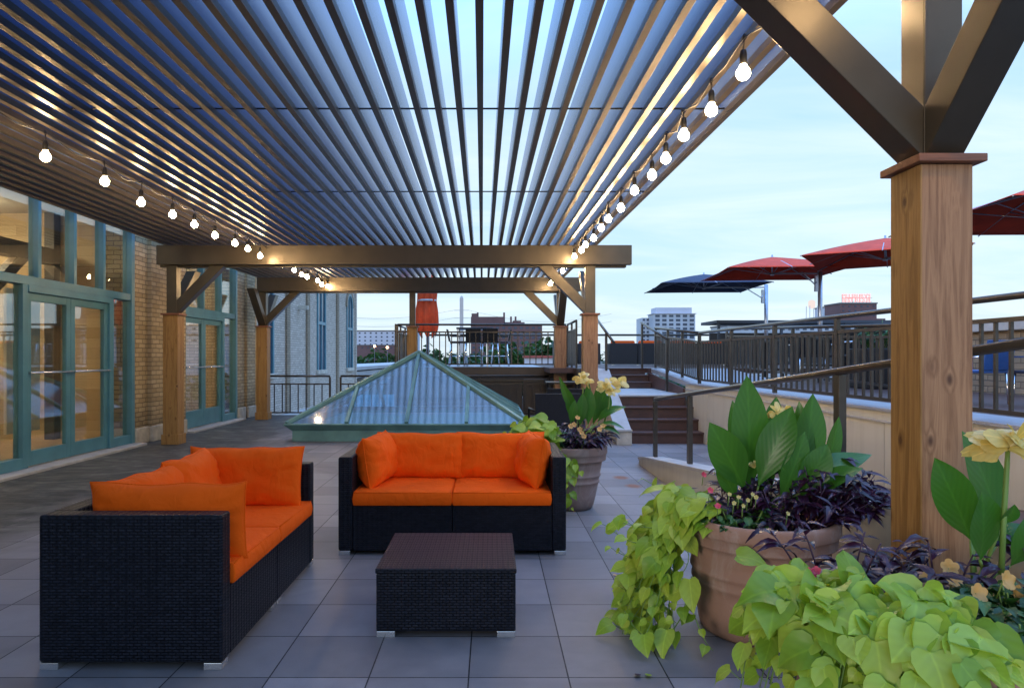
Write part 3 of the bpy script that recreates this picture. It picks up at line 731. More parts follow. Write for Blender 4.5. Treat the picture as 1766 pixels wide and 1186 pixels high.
# ------------------------------------------------------------------ ramp, stairs, decks
RX0, RX1 = 1.80, 3.20
def rz(y): return max(.0, .02+.0985*(8.25-y)) if y < 8.25 else 0   # ramp curb top, rising toward the viewer
ramp = thing('ramp_wall', 'low beige ramp curb wall with pale cap running behind the large planters', 'ramp', (RX0, 5, 0))
n = 24; ys = [1.0+(8.25-1.0)*k/n for k in range(n+1)]
def sheet(name, m, fx0, fx1, z0f, z1f, ys, parent=None):
    mb = MB()
    for a, b in zip(ys[:-1], ys[1:]):
        mb.add([(fx0, a, z0f(a)), (fx1, a, z0f(a)), (fx1, b, z0f(b)), (fx0, b, z0f(b)), (fx0, a, z1f(a)), (fx1, a, z1f(a)), (fx1, b, z1f(b)), (fx0, b, z1f(b))],
               [(0, 4, 7, 3), (1, 2, 6, 5), (4, 5, 6, 7)] + ([(0, 1, 5, 4)] if a == ys[0] else []) + ([(3, 7, 6, 2)] if b == ys[-1] else []))
    return mb.build(name, m, parent)
sheet('curb_wall', 'beige_panel', RX0, RX0+.20, lambda y: 0, lambda y: rz(y)+.055, ys, ramp)
sheet('curb_cap', 'concrete_cap', RX0-.015, RX0+.215, lambda y: rz(y)+.057, lambda y: rz(y)+.085, ys, ramp)
MB().bar((RX0-.006, 1.0, rz(1.0)-.14), (RX0-.006, 5.3, rz(5.3)-.14), .012, .014).build('drip_trim', 'concrete_cap', ramp)
structure(sheet('ramp_floor', 'composite_deck', RX0+.216, RX1-.003, lambda y: -.01, lambda y: max(.012, rz(y)-.05), [8.0-.3*k for k in range(24)][::-1]))
railing('ramp_handrail', 'thin metal handrail on three posts along the lower ramp curb', [(RX0+.10, 1.2, rz(1.2)+.09), (RX0+.10, 7.84, rz(7.84)+.09)], .665, None, 99, None, posts=(1.0, .795, .375), post_w=.06, topr=.022, cat='handrail', group=None)

# upper walkway wall (beige panels) and floor
up = thing('walkway_wall', 'tall beige panelled retaining wall of the raised walkway beside the stairs', 'wall', (RX1, 6, 0))
for k in range(9):
    y0 = 1.0+k*1.13; y1 = y0+1.13-.011
    MB().box(RX1, RX1+.034, y0, y1, 0, .77).build('panel', 'beige_panel', up)
MB().box(RX1-.012, RX1+.06, 1.0, 11.14, .772, .785).build('trim', 'concrete_cap', up)
MB().box(RX1-.002, RX1+.06, 1.0, 11.14, .787, .862).build('fascia', 'beige_panel', up)
structure(MB().box(RX1-.02, 3.62, 1.0, 11.14, .864, .886).build('walkway', 'tread_plate'))
structure(MB().box(3.622, 9.5, 1.0, 10.8, .80, .880).build('upper_deck', 'composite_deck'))
# sloped walkway up to the top deck
sl_ = MB().add([(RX1, 10.8, .80), (4.75, 10.8, .80), (4.75, 13.55, 1.0), (RX1, 13.55, 1.0), (RX1, 10.8, .884), (4.75, 10.8, .884), (4.75, 13.55, 1.078), (RX1, 13.55, 1.078)],
   [(0, 3, 2, 1), (4, 5, 6, 7), (0, 1, 5, 4), (2, 3, 7, 6), (0, 4, 7, 3), (1, 2, 6, 5)]).build('sloped_walkway', 'tread_plate'); structure(sl_)
MB().add([(RX1+.0, 11.16, 0), (RX1+.0, 13.7, 0), (RX1+.0, 13.7, 1.0), (RX1+.0, 11.16, .79), (RX1-.04, 11.16, 0), (RX1-.04, 13.7, 0), (RX1-.04, 13.7, 1.0), (RX1-.04, 11.16, .79)],
   [(0, 1, 2, 3), (7, 6, 5, 4), (4, 5, 1, 0), (3, 2, 6, 7), (0, 3, 7, 4), (1, 5, 6, 2)]).build('side_skirt', 'composite_deck', up)
structure(MB().box(4.76, 9.5, 10.81, 13.54, .80, .882).build('mid_deck', 'composite_deck'))
structure(MB().box(1.2, 14, 13.86, 23.5, .98, 1.080).box(RX1-.03, 14, 13.56, 13.858, .98, 1.079).build('top_deck', 'composite_deck'))
structure(MB().box(-2.2, 1.198, 15.5, 23.5, .98, 1.080).build('terrace_deck', 'concrete_cap'))

st = thing('staircase', 'brown composite stairs rising in two flights to the upper deck', 'stairs', (2.65, 10.2, 0))
T0 = 10.19
for k in range(4):
    z = .1725*(k+1); y = T0+.262*k
    y1 = 13.3 if k == 3 else y+.262+.03
    s = MB().box(2.09, 3.27 if k < 3 else 3.155, y+.012, y1, .1725*k+(.001 if k else 0), z-.03).build('riser', 'composite_deck', st)
    MB().box(2.088, 3.272 if k < 3 else 3.157, y-.014, y1, z-.029, z).build('tread', 'composite_deck' if k < 3 else 'concrete_cap', s, bevel=.005)
for k in range(3):
    z = .69+.13*(k+1); y = 13.3+.27*k
    s = MB().box(1.86, 3.15, y+.012, 13.86, z-.13+.001, z-.028).build('riser', 'composite_deck', st)
    MB().box(1.858, 3.152, y-.012, 13.858, z-.027, z).build('tread', 'composite_deck', s, bevel=.005)
ck = thing('stair_cheek', 'pale sloping stone cheek at the left foot of the stairs', 'wall', (1.95, 10.2, 0))
MB().prism([(10.02, 0), (13.2, 0), (13.2, 1.06), (12.0, 1.06), (10.10, .20), (10.02, .20)], 'X', 1.86, 2.083).build('cheek_block', 'limestone', ck, bevel=.004)
MB().prism([(10.0, .202), (10.11, .202), (12.0, 1.062), (13.2, 1.062), (13.2, 1.09), (11.98, 1.09), (10.09, .232), (10.0, .232)], 'X', 1.845, 2.086).build('cheek_cap', 'concrete_cap', ck, bevel=.003)

MB().box(RX1+.035, RX1+.075, 1.0, 11.1, 0, .765).build('backing', 'room_dark', up)
railing('guard_railing', 'long bronze guard railing with close balusters along the raised walkway edge', [(3.30, 2.2, .886), (3.30, 10.72, .886)], .80, .655, 1.42, .13)
railing('guard_railing', 'short sloping bronze guard railing beside the top of the stairs', [(3.30, 10.74, .886), (3.30, 13.6, 1.09)], .80, .655, .95, .11)
railing('guard_railing', 'bronze guard railing on the far side of the sloped walkway', [(4.70, 7.6, .886), (4.70, 13.5, 1.085)], .78, .64, 1.5, .13)
railing('stair_handrail', 'metal stair handrail at the right of the upper steps', [(3.10, 11.9, .69), (3.10, 13.95, 1.08)], .93, None, 99, None, posts=(0.02, .98), cat='handrail')
railing('stair_handrail', 'metal stair handrail at the left of the steps, beside the cedar post', [(2.03, 11.2, .74), (2.03, 13.7, 1.42)], .80, None, 99, None, posts=(.3, .95), cat='handrail')
railing('guard_railing', 'bronze guard railing along the front edge of the middle raised deck', [(-2.15, 15.55, 1.08), (1.72, 15.55, 1.08)], .97, .80, 4.2, .135, bal_w=.022)
railing('guard_railing', 'bronze guard railing returning along the left side of the middle raised deck', [(-2.2, 15.6, 1.08), (-2.2, 18.2, 1.08)], .97, .80, .9, .30, bal_w=.05)
railing('guard_railing', 'bronze guard railing turning in toward the stairs beside the cedar posts', [(1.75, 15.5, 1.08), (1.75, 13.9, 1.08)], .97, .80, .8, .06, bal_w=.03)
railing('guard_railing', 'dark guard railing along the far edge of the decks against the sky', [(-2.1, 22.8, 1.08), (9.0, 22.8, 1.08)], .97, None, 2.6, None, topr=.035)
railing('terrace_railing', 'brown terrace railing behind the skylight in front of the brick wing', [(-5.05, 15.22, 0), (-3.62, 15.22, 0)], .88, .70, 1.2, .17, bal_w=.022)
railing('terrace_railing', 'brown terrace railing continuing behind the skylight to the middle deck', [(-3.38, 15.22, 0), (1.3, 15.22, 0)], .88, .70, 1.4, .17, bal_w=.022)
MB().box(-3.6, -3.4, 15.19, 15.25, .30, .74)
fa = thing('deck_fascia', 'dark brown fascia and skirt under the middle raised deck', 'deck front', (-.2, 15.5, 0))
MB().box(-2.2, 1.7, 15.44, 15.495, .80, 1.078).build('fascia_board', 'brown_fascia', fa, bevel=.004)
MB().box(-2.2, 1.7, 15.42, 15.495, .75, .797).build('ledge', 'bronze_steel', fa, bevel=.004)
for k in range(4): MB().box(-2.2+.975*k, -2.2+.975*(k+1)-.012, 15.46, 15.495, -.3, .747).build('skirt_panel', 'brown_fascia', fa)
MB().box(1.70, 1.84, 13.3, 15.43, .02, 1.078).build('side_panel', 'brown_fascia', fa)

# sofas on the top deck: backs toward us
def lounge(label, x0, y0, wd, parts=2, z=1.08):
    t = thing('lounge_sofa', label, 'sofa', (x0, y0, z), 'dark sofas on the upper deck')
    mw = wd/parts
    for k in range(parts):
        MB().box(x0+k*mw, x0+(k+1)*mw-.012, y0, y0+.12, z+.03, z+.60).build('backrest', 'black_wicker', t, bevel=.01)
    MB().box(x0, x0+wd, y0+.12, y0+.8, z+.03, z+.32).build('seat_base', 'black_wicker', t, bevel=.01)
    MB().box(x0, x0+.1, y0+.12, y0+.8, z+.32, z+.60).box(x0+wd-.1, x0+wd, y0+.12, y0+.8, z+.32, z+.60).build('armrest', 'black_wicker', t, bevel=.01)
    for k in range(parts):
        MB().box(x0+k*mw+.05, x0+(k+1)*mw-.05, y0+.13, y0+.30, z+.42, z+.675).build('back_cushion', 'faded_orange', t, bevel=.05, seg=4)
    for x in (x0+.03, x0+wd-.12, x0+wd/2-.05): MB().box(x, x+.09, y0+.01, y0+.08, z, z+.028).build('foot', 'aluminium', t)
    return t
lounge('black sofa with orange cushions seen from behind at the head of the stairs', 3.22, 18.3, 1.50)
lounge('black sofa with orange cushions partly hidden behind the stair guard railing', 4.85, 18.3, 1.50)
lounge('black sofa with orange cushions glimpsed left of the stairs between the cedar posts', 1.75, 18.5, 1.25)

# ------------------------------------------------------------------ umbrellas
def canopy_pts(c, half, yaw, ze, za, tilt=(0, 0)):
    P = []
    for i, j in ((-1, -1), (1, -1), (1, 1), (-1, 1)):
        x, y = i*half, j*half; X = c[0]+x*math.cos(yaw)-y*math.sin(yaw); Y = c[1]+x*math.sin(yaw)+y*math.cos(yaw)
        P.append(Vector((X, Y, ze+tilt[0]*(X-c[0])+tilt[1]*(Y-c[1]))))
    return P, Vector((c[0], c[1], za))
def umbrella(label, c, half, yaw, ze, za, mast, fl, mat_, tilt=(0, 0)):
    t = thing('cantilever_umbrella', label, 'umbrella', (mast[0], mast[1], fl), 'open cantilever umbrellas on the upper deck')
    P, A = canopy_pts(c, half, yaw, ze, za, tilt); n = 8
    mb = MB()
    for k in range(4):
        a, b = P[k], P[(k+1) % 4]; vs = []; fs = []
        for i in range(n+1):
            for j in range(n+1):
                r_ = i/n; s_ = j/n; e = a.lerp(b, s_); sagx = .06*math.sin(math.pi*s_)*r_
                q = A.lerp(e, r_); q = q+(Vector((c[0], c[1], q.z))-q)*sagx*.6; q.z += .022*math.sin(math.pi*r_)*(1-.6*math.sin(math.pi*s_))
                vs.append(q)
        for i in range(n):
            for j in range(n): fs.append((i*(n+1)+j, (i+1)*(n+1)+j, (i+1)*(n+1)+j+1, i*(n+1)+j+1))
        mb.add(vs, fs, True)
    cano = mb.build('canopy', mat_, t)
    so_ = cano.modifiers.new('Solid', 'SOLIDIFY'); so_.thickness = .006
    hub = Vector((c[0], c[1], ze-.02))
    MB().tube([hub, A+Vector((0, 0, .05))], .02, 8).lathe([(0, -.03), (.045, -.02), (.045, .03), (0, .04)], hub.x, hub.y, hub.z, 12).build('hub', 'pole_metal', t)
    ends = P+[(P[k]+P[(k+1) % 4])/2 for k in range(4)]
    for e in ends:
        up_ = A+Vector((0, 0, -.05)); mid_ = up_.lerp(e, .5)+Vector((0, 0, .03))
        MB().tube([up_, mid_, e+Vector((0, 0, -.015))], .010, 5).tube([hub, mid_], .009, 5).build('rib', 'pole_metal', t)
    m0 = Vector((mast[0], mast[1], fl)); mt = Vector((mast[0], mast[1], ze+.10))
    MB().tube([m0, mt], .055, 12).build('mast', 'pole_metal', t)
    MB().bar(mt-Vector((0, 0, .08)), hub+Vector((0, 0, .03)), .035, .045).bar(m0.lerp(mt, .80), hub.lerp(mt, .62), .022, .028).build('arm', 'pole_metal', t)
    MB().box(m0.x-.13, m0.x-.06, m0.y-.04, m0.y+.04, za-.85, za-.45).tube([(m0.x-.10, m0.y-.05, za-.62), (m0.x-.16, m0.y-.05, za-.68), (m0.x-.16, m0.y-.05, za-.84)], .012, 6).build('crank', 'pole_metal', t)
    MB().box(m0.x-.35, m0.x+.35, m0.y-.35, m0.y+.35, fl+.001, fl+.06).build('base', 'black_metal', t, bevel=.01)
    return t
umbrella('dark blue square cantilever umbrella, lowest and farthest left of the open umbrellas', (6.25, 19.9), 1.5, R(-4), 3.34, 3.74, (8.1, 19.95), 1.08, 'navy_canvas')
umbrella('red square cantilever umbrella just right of the blue one', (6.95, 16.75), 1.42, R(-5), 3.36, 3.78, (8.16, 16.8), 1.08, 'red_canvas')
umbrella('red square cantilever umbrella partly hidden by the near cedar post', (8.0, 13.75), 1.40, R(-32), 3.30, 3.72, (9.3, 14.0), 1.08, 'red_canvas')
umbrella('red square cantilever umbrella nearest the right edge of the picture', (7.85, 9.6), 1.42, R(-3), 3.28, 3.72, (9.7, 9.6), .88, 'red_canvas')
# closed orange umbrella on the middle deck
cu = thing('closed_umbrella', 'closed orange umbrella strapped shut on the middle deck', 'umbrella', (-1.70, 17.0, 1.08))
cx_, cy_ = -1.60, 17.0; mb = MB(); n = 48; prof = [(.02, 3.66), (.10, 3.52), (.17, 3.2), (.22, 2.95), (.205, 2.72), (.245, 2.45), (.255, 2.15), (.235, 1.98), (.205, 1.86)]
vs = []; fs = []
for i, (r_, z) in enumerate(prof):
    for k in range(n):
        a = 2*math.pi*k/n; fold = 1+.22*math.sin(8*a+.5*i)*min(1, i*.25)+.08*math.sin(3*a+i)
        zz = z+(.09*math.sin(8*a+4) if i >= 7 else .03*math.sin(5*a)*(i > 4))
        vs.append((cx_+r_*fold*math.cos(a), cy_+r_*fold*math.sin(a)*.85, zz))
for i in range(len(prof)-1): fs += [(i*n+k, i*n+(k+1) % n, (i+1)*n+(k+1) % n, (i+1)*n+k) for k in range(n)]
mb.add(vs, fs, True).build('folded_canopy', 'orange_canvas', cu)
MB().lathe([(.222, 0), (.236, .02), (.222, .045)], cx_, cy_, 2.70, 32).build('strap', 'strap', cu)
MB().tube([(cx_+.0, cy_, 1.08), (cx_, cy_, 3.74)], .03, 10).build('pole', 'pole_metal', cu)
MB().lathe([(.3, .0), (.3, .05), (.05, .07), (.05, .3), (0, .3)], cx_, cy_, 1.082, 24).build('base', 'black_metal', cu)

# bar table and stools on the middle deck
bt = thing('bar_table', 'tall dark bar table between the high stools on the middle deck', 'table', (-.45, 16.9, 1.08))
MB().box(-.85, .02, 16.5, 17.3, 1.99, 2.03).build('tabletop', 'black_plastic', bt, bevel=.008)
for x in (-.84, -.12):
    for y in (16.56, 17.2): MB().box(x, x+.05, y, y+.05, 1.08, 1.989).build('leg', 'chrome', bt)
def stool(label, x, y, face, z=1.08):
    """face: direction the backrest stands on, as (dx, dy)"""
    t = thing('bar_stool', label, 'bar stool', (x, y, z), 'high stools around the bar table')
    w_ = .19; dx, dy = face
    MB().box(x-w_, x+w_, y-w_, y+w_, z+.56, z+.61).build('seat', 'black_plastic', t, bevel=.012)
    b0 = Vector((x+dx*w_, y+dy*w_, z+.60)); b1 = b0+Vector((dx*.06, dy*.06, .30))
    sd_ = Vector((abs(dy), abs(dx), 0))*(w_-.01); th = Vector((dx, dy, 0))*.035
    MB().add([b0-sd_, b0+sd_, b1+sd_, b1-sd_, b0-sd_+th, b0+sd_+th, b1+sd_+th, b1-sd_+th], [(0, 1, 2, 3), (7, 6, 5, 4), (0, 4, 5, 1), (1, 5, 6, 2), (2, 6, 7, 3), (3, 7, 4, 0)]).build('backrest', 'black_plastic', t, bevel=.01)
    for i in (-1, 1):
        MB().box(x-w_, x+w_, y+i*w_-.01, y+i*w_+.01, z+.72, z+.74).build('arm', 'black_plastic', t) if dx else MB().box(x+i*w_-.01, x+i*w_+.01, y-w_, y+w_, z+.72, z+.74).build('arm', 'black_plastic', t)
        for j in (-1, 1): MB().tube([(x+i*(w_-.02), y+j*(w_-.02), z+.56), (x+i*(w_+.03), y+j*(w_+.03), z)], .015, 6).build('leg', 'chrome', t)
    q = w_+.012; MB().tube([(x-q, y-q, z+.25), (x+q, y-q, z+.25), (x+q, y+q, z+.25), (x-q, y+q, z+.25), (x-q, y-q, z+.25)], .012, 5).build('footrest', 'chrome', t)
    return t
stool('high black stool at the left end of the bar table with its back turned left', -.80, 16.5, (-1, 0))
stool('high black stool in front of the bar table, left of its middle', -.42, 16.12, (0, -1))
stool('high black stool in front of the bar table, right of its middle', -.02, 16.12, (0, -1))
stool('high black stool at the right end of the bar table with its back turned right', .22, 16.75, (1, 0))

# black dining chair and small table by the far planter
def chair(name, label, x, y, z, yaw, seat_m, leg_m, group=None, sc=1.0, hb=.86):
    t = thing(name, label, 'chair', (0, 0, 0), group); w_ = .26
    MB().box(-w_, w_, -w_, w_, .42, .46).build('seat', seat_m, t, bevel=.01)
    MB().add([(-w_, w_-.02, .46), (w_, w_-.02, .46), (w_+.02, w_+.08, hb), (-w_-.02, w_+.08, hb), (-w_, w_+.01, .46), (w_, w_+.01, .46), (w_+.02, w_+.11, hb), (-w_-.02, w_+.11, hb)], [(0, 1, 2, 3), (7, 6, 5, 4), (4, 5, 1, 0), (3, 2, 6, 7), (0, 3, 7, 4), (1, 5, 6, 2)]).build('backrest', seat_m, t, bevel=.006)
    for i in (-1, 1):
        for j in (-1, 1): MB().tube([(i*(w_-.02), j*(w_-.02), .42), (i*w_, j*w_, 0)], .014, 6).build('leg', leg_m, t)
        MB().tube([(i*w_, w_, .64), (i*(w_+.01), -w_+.03, .64), (i*(w_+.01), -w_+.03, .44)], .014, 6).build('arm', leg_m, t)
    t.location = (x, y, z); t.rotation_euler = (0, 0, yaw); t.scale = (sc, sc, sc)
    return t
chair('wicker_chair', 'black wicker dining chair behind the far planter, its back toward the camera', .78, 8.6, 0, R(185), 'black_wicker', 'black_metal')
chair('wicker_chair', 'black dining chair farther back beside the small dark table', 1.12, 9.9, 0, R(172), 'black_wicker', 'black_metal')
t = thing('side_table', 'small black metal side table between the skylight and the cedar posts', 'table', (1.25, 11.2, 0))
MB().box(.90, 1.46, 10.9, 11.4, .87, .90).build('tabletop', 'black_metal', t, bevel=.004)
for x in (.93, 1.40):
    for y in (10.93, 11.34): MB().box(x, x+.035, y, y+.035, 0, .869).build('leg', 'black_metal', t)

# right parapet wall, chairs, furniture behind the guard
pw = thing('parapet_wall', 'low tan brick parapet with pale coping behind the blue chairs', 'wall', (5.9, 7, .88))
MB().box(5.86, 6.1, 2.0, 9.2, .88, 1.60).build('wall', 'tan_brick', pw)
MB().box(5.80, 6.16, 1.98, 9.24, 1.602, 1.72).build('coping', 'concrete_cap', pw, bevel=.01)
for k, (x, y, yw, lb) in enumerate(((4.40, 6.15, 20, 'blue seated chair with chrome legs beyond the guard, left of two beside the near post'), (4.72, 5.75, -10, 'dark blue chair with chrome legs beyond the guard at the right picture edge'))):
    chair('deck_chair', lb, x, y, .882, R(yw+180), 'navy_canvas' if k else 'blue_seat', 'chrome', 'chairs beyond the guard railing', .66)
pb = thing('planter_box', 'dark planter box holding a leafy shrub beyond the guard, left of the near post', 'planter', (5.35, 9.0, .88))
MB().box(4.95, 5.55, 8.9, 9.4, .885, 1.42).build('box', 'black_plastic', pb, bevel=.01)
def deck_table(label, x, y, z, w_, d_, h_):
    t = thing('deck_table', label, 'table', (x, y, z), 'dark tables on the upper deck')
    MB().box(x, x+w_, y, y+d_, z+h_-.04, z+h_).build('tabletop', 'black_plastic', t, bevel=.005)
    for i in (x+.03, x+w_-.08):
        for j in (y+.03, y+d_-.08): MB().box(i, i+.05, j, j+.05, z, z+h_-.041).build('leg', 'black_metal', t)
deck_table('dark table on the upper deck seen through the balusters, nearer one', 5.35, 10.3, .882, 1.5, .9, .74)
deck_table('dark table on the upper deck seen through the balusters, farther one', 5.3, 12.4, .882, 1.5, .9, .74)
for k, (x, y, yw) in enumerate(((5.45, 9.95, 180), (6.15, 9.95, 190), (6.7, 10.0, 170), (5.6, 12.0, 180), (6.3, 12.0, 185))):
    chair('deck_chair', ['dark chair at the nearer deck table, left of three', 'dark chair at the nearer deck table, middle of three', 'dark chair at the nearer deck table, right of three', 'dark chair at the farther deck table, left of two', 'dark chair at the farther deck table, right of two'][k], x, y, .882, R(yw), 'black_wicker', 'chrome', 'chairs beyond the guard railing')
# dark flat roofed bar shelter at the back of the upper deck
sh = thing('roof_shelter', 'low dark flat-roofed shelter at the back of the upper deck', 'shelter', (8, 20.5, 1.08))
MB().box(7.0, 12.5, 21.0, 22.6, 2.36, 2.45).build('roof', 'far_dark', sh)
for x in (7.05, 9.0, 11.0, 12.4): MB().box(x, x+.07, 21.05, 21.12, 1.08, 2.36).build('post', 'far_dark', sh)
MB().box(7.2, 12.4, 22.3, 22.38, 1.08, 2.1).build('screen', 'far_dark', sh)

# ------------------------------------------------------------------ planters
def planter(label, x, y, rt, rb, H, mat_, ridge=True):
    t = thing('planter_pot', label, 'planter', (x, y, 0), 'terracotta planters')
    def rr(z): # side profile, slightly bellied
        f = z/H; return rb+(rt*.93-rb)*f**.8
    pr = [(0, .002), (rb*.96, .002), (rb, .012)]
    for z in [H*k/14 for k in range(1, 12)]: pr.append((rr(z), z))
    def ring(z, d=.007, h=.012): return [(rr(z)+.0005, z-h), (rr(z)+d, z-h*.5), (rr(z)+d, z+h*.5), (rr(z)+.0005, z+h)]
    pr = [p for p in pr if not (abs(p[1]-H*.44) < .03 or abs(p[1]-H*.54) < .03)]
    pr += ring(H*.44)+ring(H*.54)
    pr.sort(key=lambda p: p[1]); pr = [p for p in pr if p[1] < H*.76]
    pr += [(rr(H*.765), H*.765), (rt*.955, H*.775), (rt*.962, H*.79), (rt*.966, H*.86), (rt*.985, H*.87), (rt, H*.885), (rt*1.0, H*.97), (rt*.99, H*.99), (rt*.97, H), (rt*.93, H*.995), (rt*.90, H*.96), (rt*.88, H*.80), (0, H*.80)]
    MB().lathe(pr, x, y, 0, 72).build('pot', mat_, t)
    MB().lathe([(0, H*.90), (rt*.45, H*.905), (rt*.895, H*.88)], x, y, 0, 40).build('soil', 'soil', t)
    return t
P1 = (1.29, 3.27, .36, .27, .55); P2 = (.70, 5.88, .305, .175, .545); P3 = (1.20, 1.86, .385, .29, .61)
planter('wide ridged terracotta planter with tall canna and purple leaves, in front of the ramp', *P1, 'terracotta')
planter('tapering terracotta planter behind the right end of the sofa facing us', *P2, 'terracotta_dusty')
planter('terracotta planter cut off by the lower right corner, mostly under lime vines', *P3, 'terracotta')

def leaf(mb, base, tip, width, up=None, shape='heart', fold=.25, curl=.15, n=6, rnd=random, wave=.0):
    """add one leaf between base and tip; up = rough upper side"""
    base, tip = Vector(base), Vector(tip); d = tip-base; L = d.length
    if L < 1e-5: return
    d /= L; up = Vector(up) if up is not None else Vector((0, 0, 1))
    s = d.cross(up)
    if s.length < 1e-3: s = d.orthogonal()
    s.normalize(); nrm = s.cross(d).normalized()
    if shape == 'heart':
        st = [(-.06, 0), (.0, .26), (.10, .43), (.26, .50), (.45, .44), (.65, .30), (.84, .13), (1, 0)]; back = [0, -.12, -.10, -.03, 0, 0, 0, 0]
    elif shape == 'canna':
        st = [(0, .015), (.10, .10), (.25, .33), (.42, .48), (.58, .50), (.74, .42), (.88, .23), (.96, .08), (1, 0)]; back = [0]*9
    elif shape == 'lance':
        st = [(0, .03), (.18, .32), (.38, .50), (.62, .40), (.84, .18), (1, 0)]; back = [0]*6
    elif shape == 'petal':
        st = [(0, .06), (.2, .16), (.45, .36), (.7, .5), (.88, .40), (1, .16)]; back = [0]*6
    else:
        st = [(0, .0), (.15, .35), (.4, .5), (.7, .38), (1, 0)]; back = [0]*5
    vs = []; uv = []; ph = rnd.random()*6.3
    for (t, hw), bk in zip(st, back):
        c = base+d*(t*L)+nrm*(-curl*L*(t-.0)**2+curl*L*.35*math.sin(math.pi*max(0, t)))
        w_ = hw*width; lift = fold*w_*1.0
        wv = wave*width*math.sin(ph+t*9); wv2 = wave*width*math.sin(ph+2+t*8)
        vs += [c-s*w_+nrm*(lift+wv)+d*bk*L, c-s*w_*.5+nrm*(lift*.38+wv*.3)+d*bk*L*.3, c, c+s*w_*.5+nrm*(lift*.38+wv2*.3)+d*bk*L*.3, c+s*w_+nrm*(lift+wv2)+d*bk*L]
        uv += [(-hw*2, t), (-hw, t), (0, t), (hw, t), (hw*2, t)]
    fs = []
    for i in range(len(st)-1):
        for k in range(4): fs.append((i*5+k, i*5+k+1, (i+1)*5+k+1, (i+1)*5+k))
    mb.add(vs, fs, True, uv)

rv = random.Random(11)
def vine(label, loc, stems, size, extra=None, mat_='lime_leaf', name='sweet_potato_vine', cat='vine', jitter=1.0, dens=.045, group='lime green trailing vines', shape='heart'):
    """stems: list of polylines (lists of points) followed by leaves on both sides"""
    t = thing(name, label, cat, loc, group)
    sm, lf = MB(), MB()
    for pts in stems:
        pts = [Vector(p) for p in pts]
        # resample with a smooth curve
        q = []
        for i in range(len(pts)-1):
            p0 = pts[max(i-1, 0)]; p1 = pts[i]; p2 = pts[i+1]; p3 = pts[min(i+2, len(pts)-1)]
            for k in range(8):
                u = k/8; q.append(.5*((2*p1)+(p2-p0)*u+(2*p0-5*p1+4*p2-p3)*u*u+(3*p1-p0-3*p2+p3)*u**3))
        q.append(pts[-1])
        sm.tube(q[::2]+[q[-1]], .003, 5, .0015)
        acc = 0; side = 1
        for a, b in zip(q[:-1], q[1:]):
            acc += (b-a).length
            if acc > dens:
                acc = 0; side = -side
                f = 1-.45*(q.index(a)/len(q)); s_ = size*f*rv.choice((.45, .7, .85, 1.0, 1.2, 1.35))*rv.uniform(.9, 1.1)
                dd = (b-a).normalized(); out = Vector((a.x-loc[0], a.y-loc[1], 0)); out = out.normalized() if out.length > .01 else Vector((0, -1, 0))
                sd = dd.cross(Vector((0, 0, 1))); sd = sd.normalized() if sd.length > .1 else Vector((1, 0, 0))
                dirn = (out*rv.uniform(.2, .8)+sd*side*rv.uniform(.3, 1.0)+Vector((0, 0, rv.uniform(-1.0, -.15)))*jitter+dd*.4).normalized()
                pet = a+(out*.6+sd*side*.5+Vector((0, 0, .5)))*rv.uniform(.2, .5)*size
                upv = (out*rv.uniform(.5, 1.0)+Vector((0, -.45, rv.uniform(.3, 1.0)))+Vector((rv.uniform(-.35, .35), rv.uniform(-.3, .3), 0)))
                sm.tube([a, pet], .0014, 4)
                leaf(lf, pet, pet+dirn*s_, s_*rv.uniform(.68, 1.12), upv, shape, rv.uniform(.08, .3), rv.uniform(.0, .3), rnd=rv, wave=.035)
    if extra: extra(lf, sm)
    sm.build('vine_stem', 'stem', t); lf.build('foliage', mat_, t)
    return t
def clampz(p): return Vector((p[0], p[1], max(.02, p[2])))
# vine on the big planter: hangs over its left rim down to the pavers
stems = []
for k in range(44):
    a = R(rv.uniform(150, 206)); r0 = P1[2]*rv.uniform(.55, .95); x0, y0 = P1[0]+r0*math.cos(a), P1[1]+r0*math.sin(a)
    o = Vector((math.cos(a), math.sin(a)*.8, 0)); drop = rv.uniform(.18, .60); reach = rv.uniform(.06, .26)
    p0 = Vector((x0, y0, .50)); p1 = Vector((P1[0], P1[1], 0))+o*(P1[2]+.03)+Vector((0, 0, .58+rv.uniform(-.03, .06)))
    p2 = p1+o*reach*.6+Vector((0, 0, -.10-.25*drop)); p3 = clampz(p1+o*reach*rv.uniform(.55, 1.1)+Vector((rv.uniform(-.05, .03), rv.uniform(-.07, .05), -.06-drop)))
    p4 = clampz(p3+Vector((rv.uniform(-.1, .02), rv.uniform(-.10, .02), -.10)))
    stems.append([p0, p1, p2, p3, p4])
for pts in ([(1.0, 3.2, .56), (.84, 3.2, .50), (.70, 3.2, .50), (.60, 3.15, .535)], [(.9, 3.25, .5), (.78, 3.3, .36), (.68, 3.3, .33), (.60, 3.3, .36)], [(.92, 3.1, .3), (.85, 3.05, .12), (.74, 3.02, .035), (.66, 3.05, .07), (.60, 3.05, .16)],
            [(.9, 3.1, .2), (.94, 3.0, .06), (.97, 2.96, .02)], [(1.0, 3.3, .58), (.88, 3.5, .62), (.80, 3.6, .66)], [(.9, 3.2, .45), (.72, 3.2, .42), (.62, 3.2, .45), (.56, 3.25, .49)]):
    stems.append([Vector(p) for p in pts])
